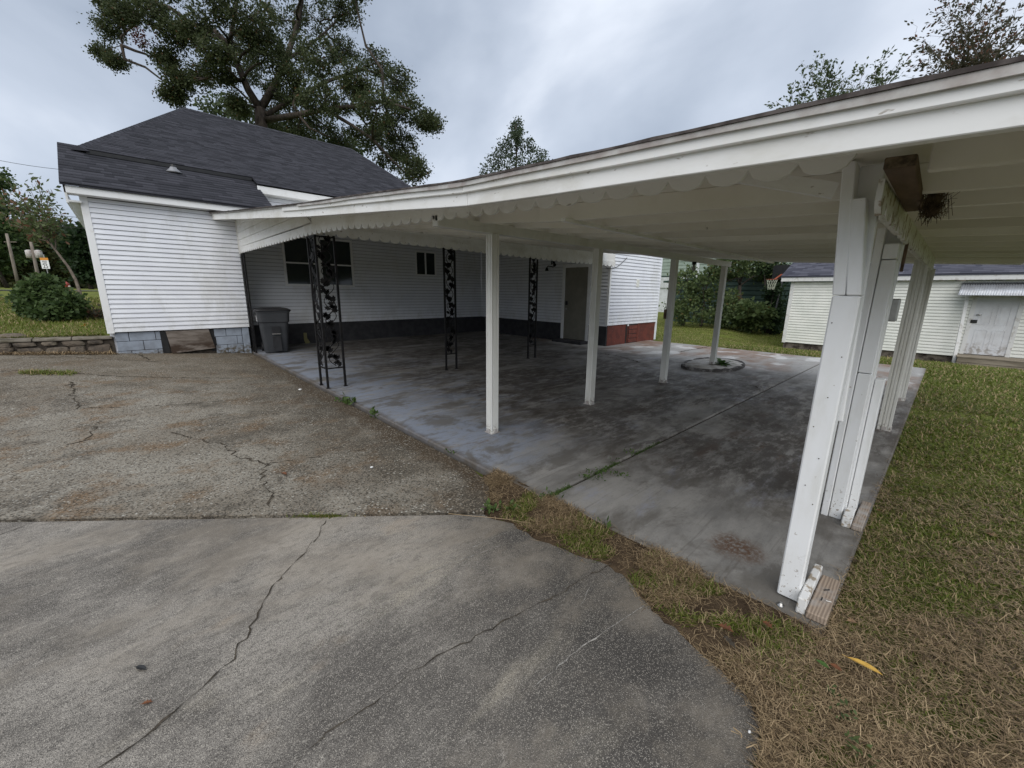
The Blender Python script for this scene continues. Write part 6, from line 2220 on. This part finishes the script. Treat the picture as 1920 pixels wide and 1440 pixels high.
weed("green weed runner spreading along the slab joint near the middle post", [(1095, 895, 0.0), (1110, 888, 0.0), (1130, 885, 0.0), (1150, 890, 0.0), (1120, 898, 0.0), (1180, 852, 0.0), (1150, 868, 0.0), (1165, 893, 0.0)], 16, 0.024, 0.028)
weed("small green weed tuft where the slab joint meets the soil strip", [(1020, 945, -0.05), (1030, 938, -0.03), (1012, 950, -0.05)], 36, 0.04, 0.03)
weed("bright green weed below the slab edge, nearest the patched column", [(1120, 990, -0.04), (1128, 997, -0.04)], 22, 0.05, 0.02)
weed("light green weed tuft at the right end of the driveway joint", [(915, 955, -0.04), (930, 955, -0.04), (960, 956, -0.04)], 22, 0.04, 0.02)
weed("green weed tuft by the corner iron post at the slab edge", [(655, 757, -0.02), (645, 752, -0.02)], 26, 0.07, 0.04)
weed("small weed at the slab edge between the iron post and the first white post", [(700, 778, -0.02)], 22, 0.06, 0.03)
weed("tiny weed at the slab edge below the first white post", [(848, 850, -0.02)], 18, 0.04, 0.02)
weed("patch of broad green weeds in the near lawn at the bottom right", [(1580, 1345, -0.01), (1605, 1395, -0.01), (1570, 1310, -0.01), (1620, 1425, -0.01)], 12, 0.022, 0.022, "hedge_leaf")


# fallen leaves
def flat_leaf(label, p, q, wid, mat, lift=0.03, outline=None, group="fallen leaves in the grass", name="fallen_leaf"):
    p, q = np.array(p, float), np.array(q, float)
    p[2] += lift
    q[2] += lift
    d_ = q - p
    Ls = np.linalg.norm(d_)
    s_ = np.cross(d_ / Ls, [0, 0, 1])
    n_ = np.cross(s_, d_ / Ls)
    pts = outline or [(0, 0), (0.1, 0.35), (0.3, 0.85), (0.55, 1.0), (0.8, 0.7), (1, 0.0)]
    mb = MB()
    m_ = len(pts)
    mid = [p + d_ * a + n_ * (0.10 * Ls * a * (1 - a)) for a, b in pts]
    up_ = [p + d_ * a + s_ * b * wid + n_ * (0.10 * Ls * a * (1 - a) + b * wid * 0.4) for a, b in pts]
    dn_ = [p + d_ * a - s_ * b * wid + n_ * (0.10 * Ls * a * (1 - a) + b * wid * 0.4) for a, b in pts]
    for i in range(m_ - 1):
        mb.add([mid[i], up_[i], up_[i + 1], mid[i + 1]], [(0, 1, 2, 3)])
        mb.add([mid[i], dn_[i], dn_[i + 1], mid[i + 1]], [(0, 1, 2, 3)])
    mb.tube([p - d_ * 0.15, p], 0.0008, 0.001, 4)
    o_ = mb.build(name, mat)
    sol = o_.modifiers.new("solid", "SOLIDIFY")
    sol.thickness = 0.0006
    tag(o_, label, "leaf", group)


OAKL = [(0, 0.02), (0.12, 0.25), (0.22, 0.8), (0.30, 0.35), (0.42, 1.0), (0.54, 0.4), (0.68, 0.9), (0.78, 0.35), (1.0, 0.0)]
zg = -0.005
flat_leaf("long curved yellow leaf lying on the near grass", at_z(1585, 1245, zg), at_z(1652, 1280, zg), 0.014, "yellow_leaf", 0.035)
flat_leaf("reddish brown oak leaf on the straw beside the dark apron edge", at_z(1345, 1182, zg), at_z(1374, 1196, zg), 0.022, "brown_leaf", 0.03, OAKL)
flat_leaf("dark curled leaf under the oak leaf at the apron edge", at_z(1355, 1195, zg), at_z(1380, 1222, zg), 0.016, "crack", 0.012, OAKL)
flat_leaf("small orange brown leaf right of the oak leaf on the straw", at_z(1428, 1175, zg), at_z(1447, 1190, zg), 0.018, "brown_leaf", 0.03, OAKL)
flat_leaf("red tipped leaf beside the long yellow leaf", at_z(1552, 1258, zg), at_z(1575, 1272, zg), 0.012, "brown_leaf", 0.035)
flat_leaf("green leaf touching the red tipped one near the yellow leaf", at_z(1526, 1250, zg), at_z(1552, 1268, zg), 0.011, "hosta", 0.035)
flat_leaf("tan dry leaf further out on the green lawn to the right", at_z(1843, 1012, -0.06), at_z(1866, 1022, -0.06), 0.03, "tan_leaf", 0.05, OAKL)
flat_leaf("small brown leaf in the grass beside the slab, level with the second board", at_z(1638, 966, -0.06), at_z(1656, 972, -0.06), 0.02, "brown_leaf", 0.045, OAKL)
flat_leaf("tan leaf right of the offcuts in the grass", at_z(1585, 1176, zg), at_z(1604, 1180, zg), 0.018, "tan_leaf", 0.035, OAKL)
flat_leaf("curled brown leaf alone on the tan driveway", at_z(528, 888, -0.03), at_z(538, 892, -0.03), 0.02, "brown_leaf", 0.008, OAKL, "fallen leaves on the driveway")
flat_leaf("dark curled leaf alone on the grey apron at the left", at_z(255, 1252, -0.045), at_z(275, 1258, -0.045), 0.010, "black", 0.006, None, "fallen leaves on the driveway")
flat_leaf("brown curled leaf at lower left of the grey apron", at_z(266, 1322, -0.045), at_z(288, 1318, -0.045), 0.010, "brown_leaf", 0.006, OAKL, "fallen leaves on the driveway")
# straw litter, pebbles, metal cap
cp = at_z(1461, 1146, -0.03)
ml = MB().lathe(cp[0], cp[1], [(0.016, -0.015), (0.016, 0.008), (0.010, 0.012), (0.009, 0.018)], 12).build("metal_cap", "nickel", None, True)
tag(ml, "small dull metal cap lying in the straw before the nearest post", "metal cap")
for px_, r_, lab in (((697, 877), 0.012, "white pebble on the tan driveway near its dark edge"), ((563, 732), 0.022, "white pebble near the slab edge by the iron corner post"), ((1405, 1373), 0.006, "white pebble on the apron edge at the bottom right")):
    q = at_z(px_[0], px_[1], -0.03 if px_[0] < 1000 else -0.045)
    zq = float(drive_z(q[0], q[1])) if px_[0] < 1000 else -0.045
    o_ = MB().lathe(q[0], q[1], [(r_ * 0.5, zq), (r_, zq + r_ * 0.4), (r_ * 0.8, zq + r_ * 0.8), (r_ * 0.2, zq + r_)], 9, 1.2, 0.8).build("pebble", "trim", None, True)
    tag(o_, lab, "pebble", "pebbles on the drive")
mb = MB()
for (u0, v0, u1, v1) in ((1375, 1376, 1390, 1380), (1400, 1405, 1432, 1402), (840, 966, 1080, 990), (1240, 1052, 1330, 1080)):
    a_, b_ = at_z(u0, v0, -0.03), at_z(u1, v1, -0.03)
    n_ = 6
    pts = [lerp(a_, b_, i / n_) + np.array([0, 0, 0.012 + 0.01 * math.sin(i)]) + rng.normal(0, 0.006, 3) * np.array([1, 1, 0.2]) for i in range(n_ + 1)]
    mb.tube(pts, 0.0022, 0.0015, 4)
o_ = mb.build("dry_stalks", "straw")
o_["kind"] = "stuff"
